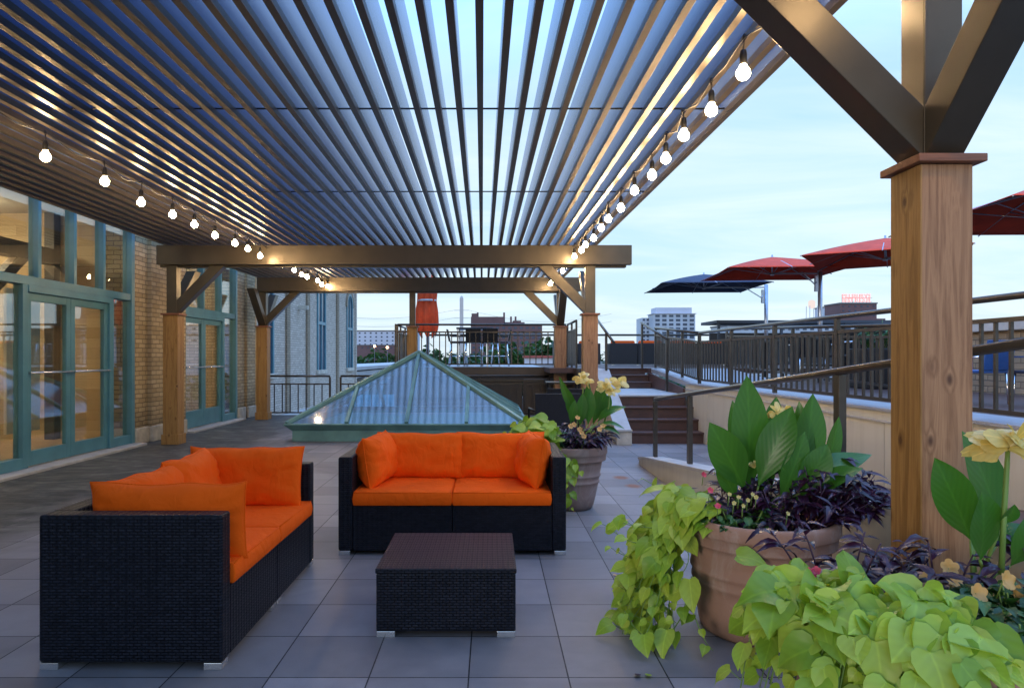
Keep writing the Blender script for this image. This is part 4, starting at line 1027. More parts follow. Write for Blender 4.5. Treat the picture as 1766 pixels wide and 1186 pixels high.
def ex1(lf, sm):
    for k in range(46):
        a = R(rv.uniform(135, 218)); r_ = P1[2]*rv.uniform(.62, 1.15); b = Vector((P1[0]+r_*math.cos(a), P1[1]+r_*math.sin(a), P1[4]+rv.uniform(.0, .11)))
        s_ = rv.uniform(.06, .10); dr = Vector((math.cos(a)+rv.uniform(-.5, .5), math.sin(a)+rv.uniform(-.5, .3), rv.uniform(-.7, .1))).normalized()
        leaf(lf, b, b+dr*s_, s_, (math.cos(a)*.5+rv.uniform(-.3, .3), -.6, 1), 'heart', .18, .15, rnd=rv, wave=.03)
    b = Vector((1.07, 2.93, .44)); leaf(lf, b, b+Vector((.115, -.05, -.015)), .10, (0, -.8, 1), 'heart', .2, .25, rnd=rv, wave=.04)
vine('lime green vine spilling over the left rim of the wide planter down to the pavers', (P1[0], P1[1], .5), stems, .105, ex1, dens=.05)
# near planter vine: a broad mound over the left and front of the pot
stems = []
for k in range(44):
    a = R(rv.uniform(160, 258)); r0 = P3[2]*rv.uniform(.1, .8); x0, y0 = P3[0]+r0*math.cos(a), P3[1]+r0*math.sin(a)
    o = Vector((math.cos(a), math.sin(a)*.75, 0)); fr = .5+.5*math.cos(a-R(190)); reach = (.03+.12*fr)*rv.uniform(.4, 1.0)
    p1 = Vector((P3[0], P3[1], 0))+o*(P3[2]*rv.uniform(.75, 1.0))+Vector((0, 0, P3[4]+.02+.04*fr*rv.random()))
    p2 = p1+o*reach*.7+Vector((0, 0, -.02-.08*rv.random())); p3 = p1+o*(reach+.02)+Vector((0, 0, -.10-.24*rv.random()))
    stems.append([Vector((x0, y0, P3[4]-.06)), p1, p2, p3])
for k in range(16):
    a = R(rv.uniform(205, 263)); o = Vector((math.cos(a), math.sin(a), 0)); q = P3[2]+rv.uniform(.02, .09)
    p1 = Vector((P3[0], P3[1], P3[4]+.04))+o*(P3[2]-.03)
    stems.append([p1-o*.12, p1, Vector((P3[0], P3[1], P3[4]-.05))+o*q, Vector((P3[0]+rv.uniform(-.04, .03), P3[1], P3[4]-rv.uniform(.12, .30)))+o*(q+.01)])
def ex3(lf, sm):
    for k in range(135):
        a = R(rv.uniform(165, 262)); fr = .5+.5*math.cos(a-R(192)); r_ = (P3[2]+.07*fr)*rv.uniform(.42, 1.0)
        h = P3[4]+.08*(1-(r_/(P3[2]+.28))**2)+rv.uniform(-.03, .035)-.02
        b = Vector((P3[0]+r_*math.cos(a), P3[1]+r_*math.sin(a)*.8, h+rv.uniform(-.01, .03))); s_ = rv.choice((.045, .06, .075, .09, .10, .12))
        dr = Vector((math.cos(a)*rv.uniform(-.2, 1)+rv.uniform(-.6, .6), math.sin(a)*rv.uniform(0, 1)+rv.uniform(-.5, .3), rv.uniform(-.55, .15))).normalized()
        leaf(lf, b, b+dr*s_, s_*rv.uniform(.9, 1.1), (rv.uniform(-.9, .7), rv.uniform(-1.0, .3), 1), 'heart', rv.uniform(.1, .45), rv.uniform(-.1, .45), rnd=rv, wave=.055)
vine('big mound of lime green vine leaves covering the corner planter in the foreground', (P3[0], P3[1], .6), stems, .098, ex3, dens=.056)
# far planter vine
stems = []
for k in range(15):
    a = R(rv.uniform(140, 250)); o = Vector((math.cos(a), math.sin(a), 0)); r_ = P2[2]
    p1 = Vector((P2[0], P2[1], 0))+o*r_*1.0+Vector((0, 0, P2[4]+.08+.06*rv.random())); reach = rv.uniform(.08, .26)
    stems.append([Vector((P2[0], P2[1], P2[4]-.04))+o*r_*.5, p1, p1+o*reach*.7+Vector((0, 0, .02)), p1+o*reach+Vector((0, 0, -.14-.12*rv.random()))])
for pts in ([(.50, 5.62, .58), (.62, 5.55, .44), (.64, 5.50, .25), (.63, 5.45, .06)], [(.55, 5.6, .5), (.68, 5.5, .42), (.72, 5.48, .36)], [(.52, 5.6, .56), (.59, 5.52, .36), (.62, 5.5, .14)], [(.48, 5.7, .6), (.34, 5.7, .70), (.22, 5.7, .68), (.13, 5.7, .60)], [(.48, 5.8, .66), (.36, 5.8, .76), (.25, 5.8, .72), (.2, 5.75, .66)]): stems.append([Vector(p) for p in pts])
def ex2(lf, sm):
    for k in range(60):
        u = rv.random(); b = Vector((.58-.40*u+rv.uniform(-.04, .04), 5.72+rv.uniform(-.15, .12), .62+.12*math.sin(math.pi*min(1, u*1.1+.1))+rv.uniform(-.07, .04))); s_ = rv.uniform(.07, .13)
        leaf(lf, b, b+Vector((rv.uniform(-.9, .5), rv.uniform(-.6, .1), rv.uniform(-.6, .3))).normalized()*s_, s_, (rv.uniform(-.3, .3), -.7, 1), 'heart', .15, .2, rnd=rv, wave=.03)
vine('lime green vine on the farther planter trailing behind the sofa arm', (P2[0], P2[1], .5), stems, .10, ex2)

def shrubby(name, label, cat, center, rx, ry, zr, n, size, mat_, shape='lance', ratio=.38, group=None, stemm='purple_stem', upb=.5, outb=1.0, spread=1.0):
    t = thing(name, label, cat, center, group); lf, sm = MB(), MB()
    c = Vector(center)
    ns = max(4, n//9)
    for k in range(ns):
        a = rv.uniform(0, 2*math.pi); r_ = rv.random()**.6
        o = Vector((math.cos(a)*rx*r_, math.sin(a)*ry*r_, 0)); b = c+o*.45
        L = zr*rv.uniform(.45, 1.0)*(1.15-.5*r_)
        tip = c+o*spread+Vector((0, 0, L)); m_ = b.lerp(tip, .5)+o*.12+Vector((0, 0, L*.18))
        q = [b, m_, tip]; sm.tube(q, .0035, 5, .002)
        for j in range(n//ns):
            f = rv.uniform(.25, 1.0); p = (b.lerp(m_, f*2) if f < .5 else m_.lerp(tip, f*2-1))
            aa = rv.uniform(0, 2*math.pi); s_ = size*rv.uniform(.6, 1.25)
            dr = (Vector((math.cos(aa), math.sin(aa), rv.uniform(-.35, upb)))+o.normalized()*outb*.6 if o.length > 1e-4 else Vector((math.cos(aa), math.sin(aa), .3))).normalized()
            leaf(lf, p, p+dr*s_, s_*ratio*rv.uniform(.8, 1.2), (0, -.2, 1), shape, .35, rv.uniform(.05, .4), rnd=rv)
    sm.build('stem', stemm, t); lf.build('foliage', mat_, t)
    return t
shrubby('purple_plant', 'dense dark purple leafy plant along the front and right of the wide planter', 'plant', (P1[0]+.10, P1[1]-.10, .50), .34, .20, .26, 430, .085, 'purple_leaf', group='dark purple foliage plants', spread=1.15)
shrubby('purple_plant', 'dark purple plant leaning out past the right rim of the wide planter', 'plant', (P1[0]+.30, P1[1]-.06, .52), .30, .18, .32, 380, .095, 'purple_leaf', group='dark purple foliage plants', spread=1.2)
shrubby('purple_plant', 'few upright purple stems at the back left of the wide planter', 'plant', (P1[0]-.10, P1[1]+.10, .50), .22, .14, .34, 90, .075, 'purple_leaf', group='dark purple foliage plants', spread=1.1)
shrubby('purple_plant', 'dark purple foliage under the canna in the farther planter', 'plant', (P2[0]+.06, P2[1]-.06, .50), .24, .2, .26, 240, .11, 'purple_leaf', group='dark purple foliage plants', spread=1.2)
shrubby('purple_plant', 'purple plant rising between the corner mound of vine and the near cedar post', 'plant', (P3[0]+.12, P3[1]+.12, .60), .30, .16, .20, 110, .08, 'purple_leaf', group='dark purple foliage plants', spread=1.2)
shrubby('purple_plant', 'loose purple stems left of the near cedar post above the lime mound', 'plant', (P3[0]-.16, P3[1]+.16, .58), .24, .12, .26, 70, .07, 'purple_leaf', group='dark purple foliage plants', spread=1.3)
shrubby('leafy_annual', 'small dark green leafy plant at the front left inside the wide planter', 'plant', (P1[0]-.14, P1[1]-.16, .50), .17, .11, .14, 150, .05, 'green_leaf', 'oval', .6, stemm='stem', group='small green bedding plants')
shrubby('leafy_annual', 'dark green bedding plant at the right of the corner planter', 'plant', (P3[0]+.12, P3[1]-.19, .57), .26, .19, .17, 620, .052, 'green_leaf', 'oval', .6, stemm='stem', group='small green bedding plants')
shrubby('leafy_annual', 'green bedding plant among the yellow flowers of the farther planter', 'plant', (P2[0]-.06, P2[1]-.16, .50), .2, .14, .16, 110, .06, 'green_leaf', 'oval', .6, stemm='stem', group='small green bedding plants')

# cannas: hand placed broad leaves
def canna(label, loc, leaves, stems=(), flowers=()):
    t = thing('canna_plant', label, 'canna', loc, 'cannas in the planters')
    sm = MB()
    for (bp, tp, wd, upv, fold, curl) in leaves:
        mb = MB(); leaf(mb, bp, tp, wd*.84, upv, 'canna', fold, curl, rnd=rv, wave=.022)
        o = mb.build('leaf', 'canna_leaf', t); o.modifiers.new('Sub', 'SUBSURF').render_levels = 1
        root = Vector((loc[0]+rv.uniform(-.05, .05), loc[1]+rv.uniform(-.03, .03), loc[2])); MB().tube([root, root.lerp(Vector(bp), .6)+Vector((0, 0, .02)), bp], .007, 6, .004).build('stem', 'stem', t)
    for pts in stems: MB().tube([Vector(p) for p in pts], .008, 7, .006).build('stem', 'stem', t)
    for (c, s_, m_) in flowers:
        mb = MB(); c = Vector(c)
        for k in range(9):
            a = rv.uniform(0, 2*math.pi); d = Vector((math.cos(a)*.9, math.sin(a)*.6-.25, rv.uniform(-.25, .95))).normalized()
            leaf(mb, c-d*s_*.05, c+d*s_*rv.uniform(.65, 1.05), s_*rv.uniform(.5, .8), (-d.x*.4+rv.uniform(-.4, .4), -.8, .6), 'petal', -.18, rv.uniform(.0, .7), rnd=rv, wave=.09)
        mb.build('flower', m_, t)
    return t
Y1_ = P1[1]
def L1(b, t, w_, dyb=0, dyt=0, up=(0, -1, .25), fold=.12, curl=.05): return (at(b[0], b[1], Y1_+dyb), at(t[0], t[1], Y1_+dyt), w_*Y1_/F, up, fold, curl)
canna('tall canna with broad bright green leaves rising from the wide planter', (P1[0], P1[1]+.02, .50), [
    L1((1290, 850), (1293, 648), 84, .0, -.02, (.1, -1, .2)), L1((1283, 842), (1229, 733), 74, -.05, -.14, (-.35, -1, .5), .2, .12), L1((1308, 838), (1366, 700), 70, -.06, -.10, (-.45, -1, .2), .22, .1),
    L1((1322, 800), (1342, 684), 56, .12, .14, (.2, -1, .2)), L1((1375, 850), (1408, 678), 80, .05, .05, (.25, -1, .1), .16), L1((1350, 850), (1362, 700), 40, -.02, -.02, (-.9, -.5, .1), .3),
    L1((1372, 862), (1488, 762), 66, -.06, -.12, (.1, -.5, 1), .25, .3), L1((1412, 840), (1452, 718), 50, .10, .14, (.5, -1, .1), .2), L1((1345, 865), (1392, 745), 54, -.10, -.12, (.1, -1, .1), .15), L1((1380, 850), (1430, 770), 60, -.08, -.16, (.1, -.8, .6), .2, .2),
    L1((1330, 850), (1316, 705), 44, .08, .10, (.5, -1, .1), .3), L1((1395, 845), (1378, 692), 46, .10, .08, (-.5, -1, .1), .3), L1((1300, 850), (1262, 690), 50, .10, .16, (-.5, -1, .2), .25), L1((1420, 850), (1470, 800), 46, -.1, -.2, (.1, -.6, .9), .3, .3),
    L1((1270, 860), (1238, 795), 38, -.05, -.1, (-.2, -1, .4)), L1((1310, 870), (1325, 760), 36, .06, .06, (.3, -1, 0))],
    flowers=[(at(1338, 712, Y1_+.05), .05, 'yellow_petal'), (at(1352, 708, Y1_+.1), .04, 'yellow_petal'), (at(1300, 800, Y1_-.02), .03, 'yellow_petal')])
Y2_ = P2[1]
def L2(b, t, w_, dy=0, up=(0, -1, .2), fold=.15, curl=.06): return (at(b[0], b[1], Y2_+dy), at(t[0], t[1], Y2_+dy-.04), w_*Y2_/F, up, fold, curl)
canna('canna with narrow pointed leaves and pale yellow flowers in the farther planter', (P2[0]+.04, P2[1], .50), [
    L2((996, 726), (964, 650), 17, 0, (-.4, -1, .3)), L2((990, 728), (980, 672), 22, .05, (-.3, -1, 0)), L2((1006, 728), (1017, 658), 20, .0, (.3, -1, 0)), L2((1014, 732), (1019, 672), 26, -.05), L2((1024, 732), (1033, 664), 22, .05, (.4, -1, 0)),
    L2((1022, 730), (1045, 672), 28, .1, (.2, -1, 0)), L2((1030, 728), (1072, 693), 24, 0, (.1, -.6, 1), .25, .3), L2((1030, 734), (1076, 728), 16, -.05, (0, -.5, 1), .25, .3), L2((1000, 734), (1006, 678), 24, -.08), L2((984, 730), (992, 690), 18, -.1), L2((1034, 738), (1070, 742), 16, -.06, (0, -.6, 1), .25, .25), L2((1036, 720), (1052, 680), 26, .15, (.3, -1, 0))],
    stems=[(at(1040, 735, Y2_), at(1050, 700, Y2_), at(1052, 672, Y2_)), (at(1002, 730, Y2_), at(1004, 690, Y2_), at(1006, 668, Y2_))],
    flowers=[(at(1042, 668, Y2_-.05), .075, 'yellow_petal'), (at(1054, 662, Y2_-.05), .085, 'yellow_petal'), (at(1066, 660, Y2_-.03), .085, 'yellow_petal'), (at(1056, 676, Y2_-.06), .06, 'yellow_petal'), (at(1002, 652, Y2_), .075, 'yellow_petal'), (at(1010, 662, Y2_-.04), .07, 'yellow_petal'), (at(996, 654, Y2_), .05, 'yellow_petal')])
Y3_ = 2.02
def L3(b, t, w_, dy=0, up=(-.1, -1, .3), fold=.15, curl=.06, dt=-.05): return (at(b[0], b[1], Y3_+dy), at(t[0], t[1], Y3_+dy+dt), w_*Y3_/F, up, fold, curl)
canna('canna with broad dark leaves and one big pale yellow flower beside the near post', (P3[0]+.24, P3[1]+.14, .56), [
    L3((1728, 925), (1672, 744), 104, .10, (.25, -1, .2)), L3((1674, 930), (1617, 792), 84, 0, (-.3, -1, .3), .2), L3((1690, 965), (1700, 850), 90, -.08, (.2, -1, .5), .2), L3((1728, 905), (1752, 872), 34, -.1, (0, -1, .4), .25),
    L3((1742, 975), (1800, 885), 70, -.02, (.2, -.8, .6), .2, .2), L3((1700, 940), (1790, 905), 60, .06, (.2, -.5, 1), .2, .2)],
    stems=[(at(1727, 990, Y3_-.12), at(1731, 900, Y3_-.12), at(1737, 800, Y3_-.12), at(1738, 775, Y3_-.12)), (at(1680, 985, Y3_), at(1676, 930, Y3_))],
    flowers=[(at(1738, 772, Y3_-.14), .085, 'yellow_petal'), (at(1752, 758, Y3_-.14), .08, 'yellow_petal'), (at(1722, 775, Y3_-.12), .075, 'yellow_petal')])

# small flowers
def blossoms(name, label, pts, r_, m_, grp=None):
    t = thing(name, label, 'flowers', tuple(pts[0]), grp)
    for c in pts:
        mb = MB(); sm = MB()
        c = Vector(c); ax = Vector((rv.uniform(-.4, .4), -1, rv.uniform(.3, 1.0))).normalized(); a1 = ax.orthogonal().normalized(); a2 = ax.cross(a1); n_ = 30
        vs = [c-ax*r_*.5]
        for q0, hh in ((.28, -.25), (.72, .02), (1.0, .10)):
            for k in range(n_):
                th = 2*math.pi*k/n_; q = q0*((.80+.24*abs(math.cos(2.5*th))**.5) if q0 > .5 else 1); vs.append(c+(a1*math.cos(th)+a2*math.sin(th))*r_*q+ax*r_*(hh+(.10*math.sin(5*th+1)+rv.uniform(-.03, .03) if q0 > .9 else 0)))
        fs = [(0, k+1, (k+1) % n_+1) for k in range(n_)]
        for rg in range(2): fs += [(1+rg*n_+k, 1+(rg+1)*n_+k, 1+(rg+1)*n_+(k+1) % n_, 1+rg*n_+(k+1) % n_) for k in range(n_)]
        mb.add(vs, fs, True, [(.5, .5)]*len(vs)); mb.build('blossom', m_, t)
        sm.tube([c-ax*r_*.45, c-ax*r_*.9+Vector((0, .01, -.05))], .0022, 4); sm.build('stem', 'stem', t)
    return t
blossoms('petunia_flowers', 'peach yellow trumpet flowers beside the near cedar post in the corner planter', [at(1646, 1000, 1.86), at(1738, 1000, 1.70), at(1638, 978, 1.95), at(1688, 1022, 1.72), at(1600, 1000, 1.9), at(1758, 1025, 1.72), at(1730, 1030, 1.78)], .024, 'peach_petal')
blossoms('petunia_flowers', 'small yellow flowers at the front of the farther planter', [at(984, 735, 5.6), at(1000, 740, 5.58), at(990, 732, 5.62), at(1003, 746, 5.57), at(1034, 740, 5.58), at(1040, 734, 5.6), at(996, 720, 5.7), at(1007, 752, 5.57)], .022, 'peach_petal')
blossoms('lantana_flowers', 'tiny pink flowers at the left inside the wide planter', [at(1236, 800, 3.3), at(1214, 818, 3.25), at(1238, 872, 2.98), at(1247, 806, 3.3), at(1225, 845, 3.0)], .014, 'pink_petal')
blossoms('lantana_flowers', 'tiny red flowers poking through the foreground lime vine', [at(1402, 988, 1.9), at(1408, 983, 1.9), at(1397, 985, 1.9)], .012, 'pink_petal')
blossoms('coleus_sprigs', 'pale yellow flower sprigs at the front of the wide planter', [at(1258+8*k, 852+5*((k*3) % 5), 2.99+.01*k) for k in range(6)]+[at(1304, 857, 2.98), at(1359, 885, 2.96)], .010, 'yellow_petal')

for k in range(9):
    c = Vector((rv.uniform(.55, 1.1), rv.uniform(2.6, 4.4), .006)) if k < 6 else Vector((rv.uniform(.2, 1.2), rv.uniform(5.0, 6.2), .006)); a = rv.uniform(0, 6.28); mb = MB(); d = Vector((math.cos(a), math.sin(a), .08))
    leaf(mb, c, c+d*rv.uniform(.025, .05), .03, (0, 0, 1), 'oval' if k % 2 else 'heart', .25, -.2, rnd=rv)
    tag(mb.build('fallen_leaf', ('lime_leaf', 'purple_leaf', 'peach_petal')[k % 3], None, tuple(c)), 'small fallen leaf or petal lying loose on the pavers near the planters', 'fallen leaf', 'fallen leaves on the pavers')
# shrub in the dark planter box
shrubby('shrub', 'leafy green shrub with pale yellow blooms in the dark planter box', 'plant', (5.22, 9.15, 1.40), .28, .22, .42, 200, .11, 'green_leaf', 'lance', .4, stemm='stem')

# ------------------------------------------------------------------ the city beyond
def facade(name, label, x0, x1, y, z1, mat_, nx, nz, ww=.55, wh=.5, depth=14, z0=GZ, zwin=None, group=None, roof=True, wmat='far_window', cat='building'):
    t = thing(name, label, cat, ((x0+x1)/2, y, z0), group)
    MB().box(x0, x1, y, y+depth, z0, z1).build('wall', mat_, t)
    if roof: MB().box(x0-.3, x1+.3, y-.3, y+depth+.3, z1+.01, z1+.6).build('roof', 'slate_roof', t)
    zb = zwin if zwin is not None else z0+3; cw = (x1-x0)/nx; chh = (z1-zb)/nz; me = None
    for i in range(nx):
        for j in range(nz):
            px_, pz_ = x0+cw*(i+.5), zb+chh*(j+.5)
            if me is None:
                o = MB().box(-cw*ww/2, cw*ww/2, -.15, .1, -chh*wh/2, chh*wh/2).build('window', wmat, None); me = o.data
            else: o = bpy.data.objects.new('window', me); col.objects.link(o)
            o.parent = t; o.location = (px_-t.location.x, y-t.location.y, pz_-t.location.z)
    return t
def X(px, Y): return (px-CX)*Y/F
def Z(py, Y): return CH-(py-CY)*Y/F
Yb = 330
a = facade('apartment_building', 'dark brick apartment block with stepped roofline beyond the trees', X(812, Yb), X(935, Yb), Yb, Z(561, Yb), 'far_brick', 12, 6, .5, .4, zwin=Z(612, Yb))
for kk, (x0, x1, z1) in enumerate(((812, 870, 546), (813, 824, 540), (871, 906, 555), (885, 900, 552))): MB().box(X(x0, Yb), X(x1, Yb)-.2, Yb+.5+1.1*kk, Yb+9+kk, Z(561, Yb)+.61, Z(z1, Yb)).build('penthouse', 'far_brick', a)
for px_ in (822, 868, 880, 888): MB().box(X(px_, Yb), X(px_, Yb)+.9, Yb+3, Yb+4, Z(561, Yb), Z(545 if px_ > 870 else 538, Yb)).build('chimney', 'far_brick', a)
facade('white_building', 'long pale office building behind the bridge at the left', X(606, 420), X(720, 420), 420, Z(571, 420), 'far_white', 12, 4, .3, .35, zwin=Z(597, 420))
facade('brick_terrace', 'low brown building with lit row under the trees at the left', X(600, 400), X(700, 400), 400, Z(596, 400), 'far_brick', 10, 1, .3, .3, zwin=Z(603, 400), depth=8)
b = facade('glass_tower', 'pale blue glass apartment tower left of the blue umbrella', X(1128, 360), X(1199, 360), 360, Z(541, 360), 'far_glass_wall', 6, 6, .62, .55, zwin=Z(585, 360), roof=False)
MB().box(X(1132, 360), X(1194, 360), 361, 372, Z(541, 360)+.1, Z(530, 360)).build('upper_storey', 'far_white', b)
MB().box(X(1126, 360), X(1201, 360), 359.5, 374.5, Z(541, 360)+.0, Z(540.5, 360)+.1).build('cornice', 'far_white', b)
facade('glass_tower', 'stepped lower tower at the left of the pale blue glass apartment tower', X(1107, 372), X(1127, 372), 372, Z(548, 372), 'far_glass_wall', 3, 6, .55, .5, zwin=Z(590, 372), roof=False)
c_ = facade('brewery_building', 'dark brick block with a large red rooftop sign, right of the umbrella masts', X(1449, 300), X(1512, 300), 300, Z(524, 300), 'far_brick', 6, 4, .3, .3, zwin=Z(556, 300))
MB().box(X(1440, 300), X(1518, 300), 296, 299.5, GZ, Z(550, 300)).build('lower_block', 'far_brick', c_)
def text_obj(s, size, loc, m, parent, name, off=0):
    cu_ = bpy.data.curves.new(name, 'FONT'); cu_.body = s; cu_.size = size; cu_.extrude = .12; cu_.align_x = 'CENTER'; cu_.offset = off
    to = bpy.data.objects.new('tmp', cu_); col.objects.link(to); bpy.context.view_layer.update()
    me = bpy.data.meshes.new_from_object(to); bpy.data.objects.remove(to); o = bpy.data.objects.new(name, me); col.objects.link(o)
    me.materials.clear(); me.materials.append(M[m]); o.parent = parent; o.rotation_euler = (R(90), 0, 0); o.location = Vector(loc)-parent.location
    bb = [v.co.x for v in me.vertices]; return o, (max(bb)-min(bb))
sg = MB()
for k in range(9): sg.box(X(1452, 301)+k*1.55, X(1452, 301)+k*1.55+.10, 301, 301.15, Z(524, 300)+.6, Z(507, 300))
for zz in (Z(520, 300), Z(513.5, 300)): sg.box(X(1452, 301), X(1504, 301), 300.85, 300.98, zz-.06, zz+.06)
sgo = sg.build('sign_frame', 'far_dark', c_)
for (s, zz, sz_) in (("PILLSBURY'S", Z(513.2, 300), 2.35), ("BEST FLOUR", Z(520, 300), 2.25)):
    o, wdt = text_obj(s, sz_, (X(1478, 300), 300.6, zz), 'sign_red', c_, 'sign_lettering', .03)
    o.scale = (12.4/wdt, 1, 1)
facade('hotel_building', 'long blue grey building with rows of small windows behind the shelter', X(1255, 260), X(1508, 260), 260, Z(562, 260), 'far_glass_wall', 20, 3, .5, .4, zwin=Z(592, 260), depth=20)
facade('grey_building', 'far pale low building just left of the brick block with the sign', X(1424, 420), X(1450, 420), 420, Z(530, 420), 'far_white', 3, 4, .3, .3, zwin=Z(560, 420))
wt = thing('water_tower', 'small white water tower left of the red sign, its tank self-glowing', 'water tower', (X(1400, 350), 350, GZ))
MB().lathe([(0, 4.3), (1.2, 3.8), (1.7, 3.3), (1.7, .7), (1.3, 0), (0, -.4)], X(1400, 350), 350, Z(531, 350), 24).build('tank', 'tank_glow', wt)  # tank emits in place of light falling on it; no floodlight stands here
for i in (-1, 1):
    for j in (-1, 1): MB().tube([(X(1400, 350)+i*1.9, 350+j*1.9, Z(531, 350)+1), (X(1400, 350)+i*2.4, 350+j*2.4, GZ)], .16, 6).build('leg', 'far_concrete', wt)
py_ = thing('pylon', 'tall thin concrete bridge pylon behind the bar stools', 'tower', (X(796, 380), 380, GZ))
MB().bar((X(796, 380), 380, GZ), (X(796, 380), 380, Z(514, 380)), 2.0, 1.6).lathe([(.9, 0), (.7, .8), (0, 1.4)], X(796, 380), 380, Z(514, 380), 8).build('shaft', 'far_concrete', py_)
for zz in (535, 548):
    MB().box(X(796, 380)-4.2, X(796, 380)+4.2, 379.8, 380.1, Z(zz, 380)-.12, Z(zz, 380)+.12).build('cross_arm', 'far_concrete', py_)
pw_ = thing('power_lines', 'thin power lines running left and right from the pylon', 'power lines', (X(796, 380), 380, Z(535, 380)))
for zz in (535, 548):
    for s_ in (-1, 1):
        MB().tube([(X(796, 380)+s_*4.1+s_*80*f, 380-60*f*(s_ < 0), Z(zz, 380)-9*math.sin(math.pi*f)*.6-2*f) for f in [k/10 for k in range(11)]], .07, 4).build('wire', 'far_dark', pw_)
# arched bridge at the left
br = thing('arch_bridge', 'pale concrete arch bridge over the river beyond the left railing', 'bridge', (X(640, 150), 150, GZ))
def bridge_pt(px, Y): return X(px, Y)
A_ = Vector((X(690, 165), 165, 0)); B_ = Vector((X(585, 105), 105, 0)); dv = (A_-B_); Lb = dv.length; du = dv/Lb
zd = Z(612, 165)
for k in range(-1, 2):
    pass
MB().bar(B_-du*60+Vector((0, 0, -1.2)), A_+du*70+Vector((0, 0, -1.2)), 9, .9).build('deck', 'far_concrete', br)
MB().bar(B_-du*60+Vector((0, 0, -.3)), A_+du*70+Vector((0, 0, -.3)), 9.4, .5).build('parapet', 'far_concrete', br)
for s0 in (-52, 0, 52, 104):
    n = 14; span = 50
    arc = [B_+du*(s0+span*k/n)+Vector((0, 0, GZ+2+12*math.sin(math.pi*k/n)**.8)) for k in range(n+1)]
    mb = MB()
    for a_, b_ in zip(arc[:-1], arc[1:]): mb.bar(a_, b_, 8, 1.0)
    mb.build('arch', 'far_concrete', br)
    for k in range(0, n+1, 1):
        p = arc[k]; MB().bar(p, Vector((p.x, p.y, -1.7)), 7.4, .55, tuple(du)).build('spandrel_column', 'far_concrete', br)
    MB().bar(B_+du*(s0-1)+Vector((0, 0, GZ)), B_+du*(s0-1)+Vector((0, 0, -1.7)), 9, 3, tuple(du)).build('pier', 'far_concrete', br)

# trees
def tree(label, x, y, z0, h, r_, n=900, name='leafy_tree', group='trees across the river'):
    t = thing(name, label, 'tree', (x, y, z0), group); tr, lf = MB(), MB(); rr = random.Random(int(x*7+y))
    c = Vector((x, y, z0+h*.62)); tr.tube([(x, y, z0), (x+.1, y, z0+h*.35), (x, y, z0+h*.6)], h*.03, 7, h*.012)
    cl_ = []
    for k in range(16):
        d = Vector((rr.gauss(0, 1), rr.gauss(0, 1), rr.gauss(0, .8))).normalized()*rr.uniform(.35, .9); q = c+Vector((d.x*r_, d.y*r_, d.z*h*.36)); cl_.append((q, r_*rr.uniform(.28, .5)))
        tr.tube([(x, y, z0+h*.4), c.lerp(q, .6), q], h*.010, 5, h*.004)
    s_ = r_*.085
    for k in range(n):
        q, cr = rr.choice(cl_); d = Vector((rr.gauss(0, 1), rr.gauss(0, 1), rr.gauss(0, 1))).normalized()*cr*rr.random()**.4; p = q+d
        dr = Vector((rr.gauss(0, 1), rr.gauss(0, 1), rr.gauss(0, .6))).normalized(); sd = dr.cross(Vector((rr.random(), rr.random(), 1))).normalized()
        lf.add([p-sd*s_, p+dr*s_*1.6, p+sd*s_, p-dr*s_*1.2], [(0, 1, 2, 3)], False, [(0, 0), (.3, .5), (.5, 1), (.3, .5)])
    tr.build('trunk', 'bark', t); lf.build('crown', 'tree_leaf', t)
    return t
tl = [(760, 210, 592, 7), (778, 190, 596, 6), (742, 230, 601, 5), (812, 215, 602, 6), (838, 200, 600, 6.5), (862, 215, 597, 7), (888, 205, 594, 7), (912, 215, 592, 7.5), (938, 200, 588, 7), (955, 190, 592, 6), (975, 210, 592, 7), (625, 260, 606, 6), (645, 250, 602, 7), (668, 255, 606, 6), (690, 250, 604, 6), (1010, 230, 600, 6), (1520, 120, 590, 4)]
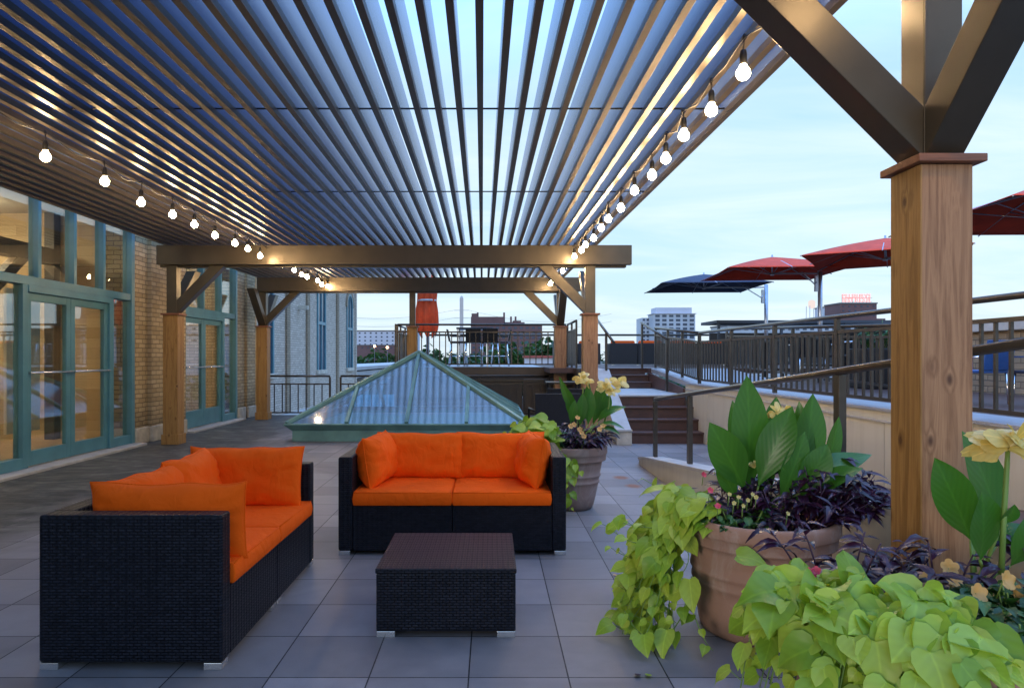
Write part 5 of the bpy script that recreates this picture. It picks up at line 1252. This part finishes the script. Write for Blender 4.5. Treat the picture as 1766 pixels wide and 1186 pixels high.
dsc = ['round dark tree left of the bar table beyond the deck railing', 'tree just behind the left end of the bar table', 'low tree under the orange closed umbrella', 'tree behind the legs of the middle stools', 'tree behind the right side of the bar table', 'tree below the stepped brick apartment block', 'tree right of the bar stools beyond the railing', 'tall tree midway between the stools and the right cedar post', 'tallest tree beside the rear right cedar post', 'tree directly left of the rear right cedar post', 'tree hidden in part behind the rear right cedar post', 'leftmost small tree above the arch bridge', 'second tree from the left above the arch bridge', 'third tree from the left above the arch bridge', 'rightmost tree above the arch bridge', 'tree glimpsed between the two right cedar posts', 'dark tree at the right beyond the planter box']
for (px_, Y_, py2, r_), lb in zip(tl, dsc):
    top = Z(py2, Y_); h = 15 if top-15 > GZ else top-GZ; z0 = GZ
    h = top-z0; tree(lb, X(px_, Y_), Y_, z0, h, r_*1.25, 900)
wd_ = MB(); rr = random.Random(5)
for k in range(9000):
    x = rr.uniform(-260, 330); y = rr.uniform(235, 300); zz = GZ+rr.random()**.7*(8+3*noise.noise(Vector((x*.04, 0, 3))))+2
    p = Vector((x, y, zz)); dr = Vector((rr.gauss(0, 1), rr.gauss(0, 1), rr.gauss(0, .6))).normalized(); sd = dr.orthogonal().normalized()
    wd_.add([p-sd*1.1, p+dr*1.6, p+sd*1.1, p-dr*1.3], [(0, 1, 2, 3)], False, [(0, 0), (.3, .5), (.5, 1), (.3, .5)])
tag(wd_.build('far_woodland', 'tree_leaf'), 'dark green mass of far trees along the opposite river bank', 'woodland', None, 'stuff')
bt_ = thing('river_boat', 'long red roofed river boat shed seen through the deck balusters', 'boat shed', (X(945, 130), 130, GZ))
MB().box(X(905, 130), X(985, 130), 128, 134, GZ+.05, Z(617, 130)-.01).build('hull', 'far_white', bt_)
MB().box(X(903, 130), X(987, 130), 127.6, 134.4, Z(617, 130), Z(613, 130)).build('roof', 'boat_roof', bt_)
for (px_, py2, Y_, lb) in ((646, 597, 240, 'left of two small lit street lamps above the bridge'), (668, 599, 240, 'right of two small lit street lamps above the bridge')):
    t = thing('street_lamp', lb, 'street lamp', (X(px_, Y_), Y_, GZ), 'street lamps by the bridge')
    MB().tube([(X(px_, Y_), Y_, GZ), (X(px_, Y_), Y_, Z(py2, Y_))], .12, 6).build('pole', 'far_dark', t)
    MB().lathe([(0, .45), (.4, .2), (.4, -.2), (0, -.4)], X(px_, Y_), Y_, Z(py2, Y_), 8).build('lamp_head', 'street_glow', t)

# tidy helper properties
for o in bpy.data.objects:
    if '_w' in o: del o['_w']
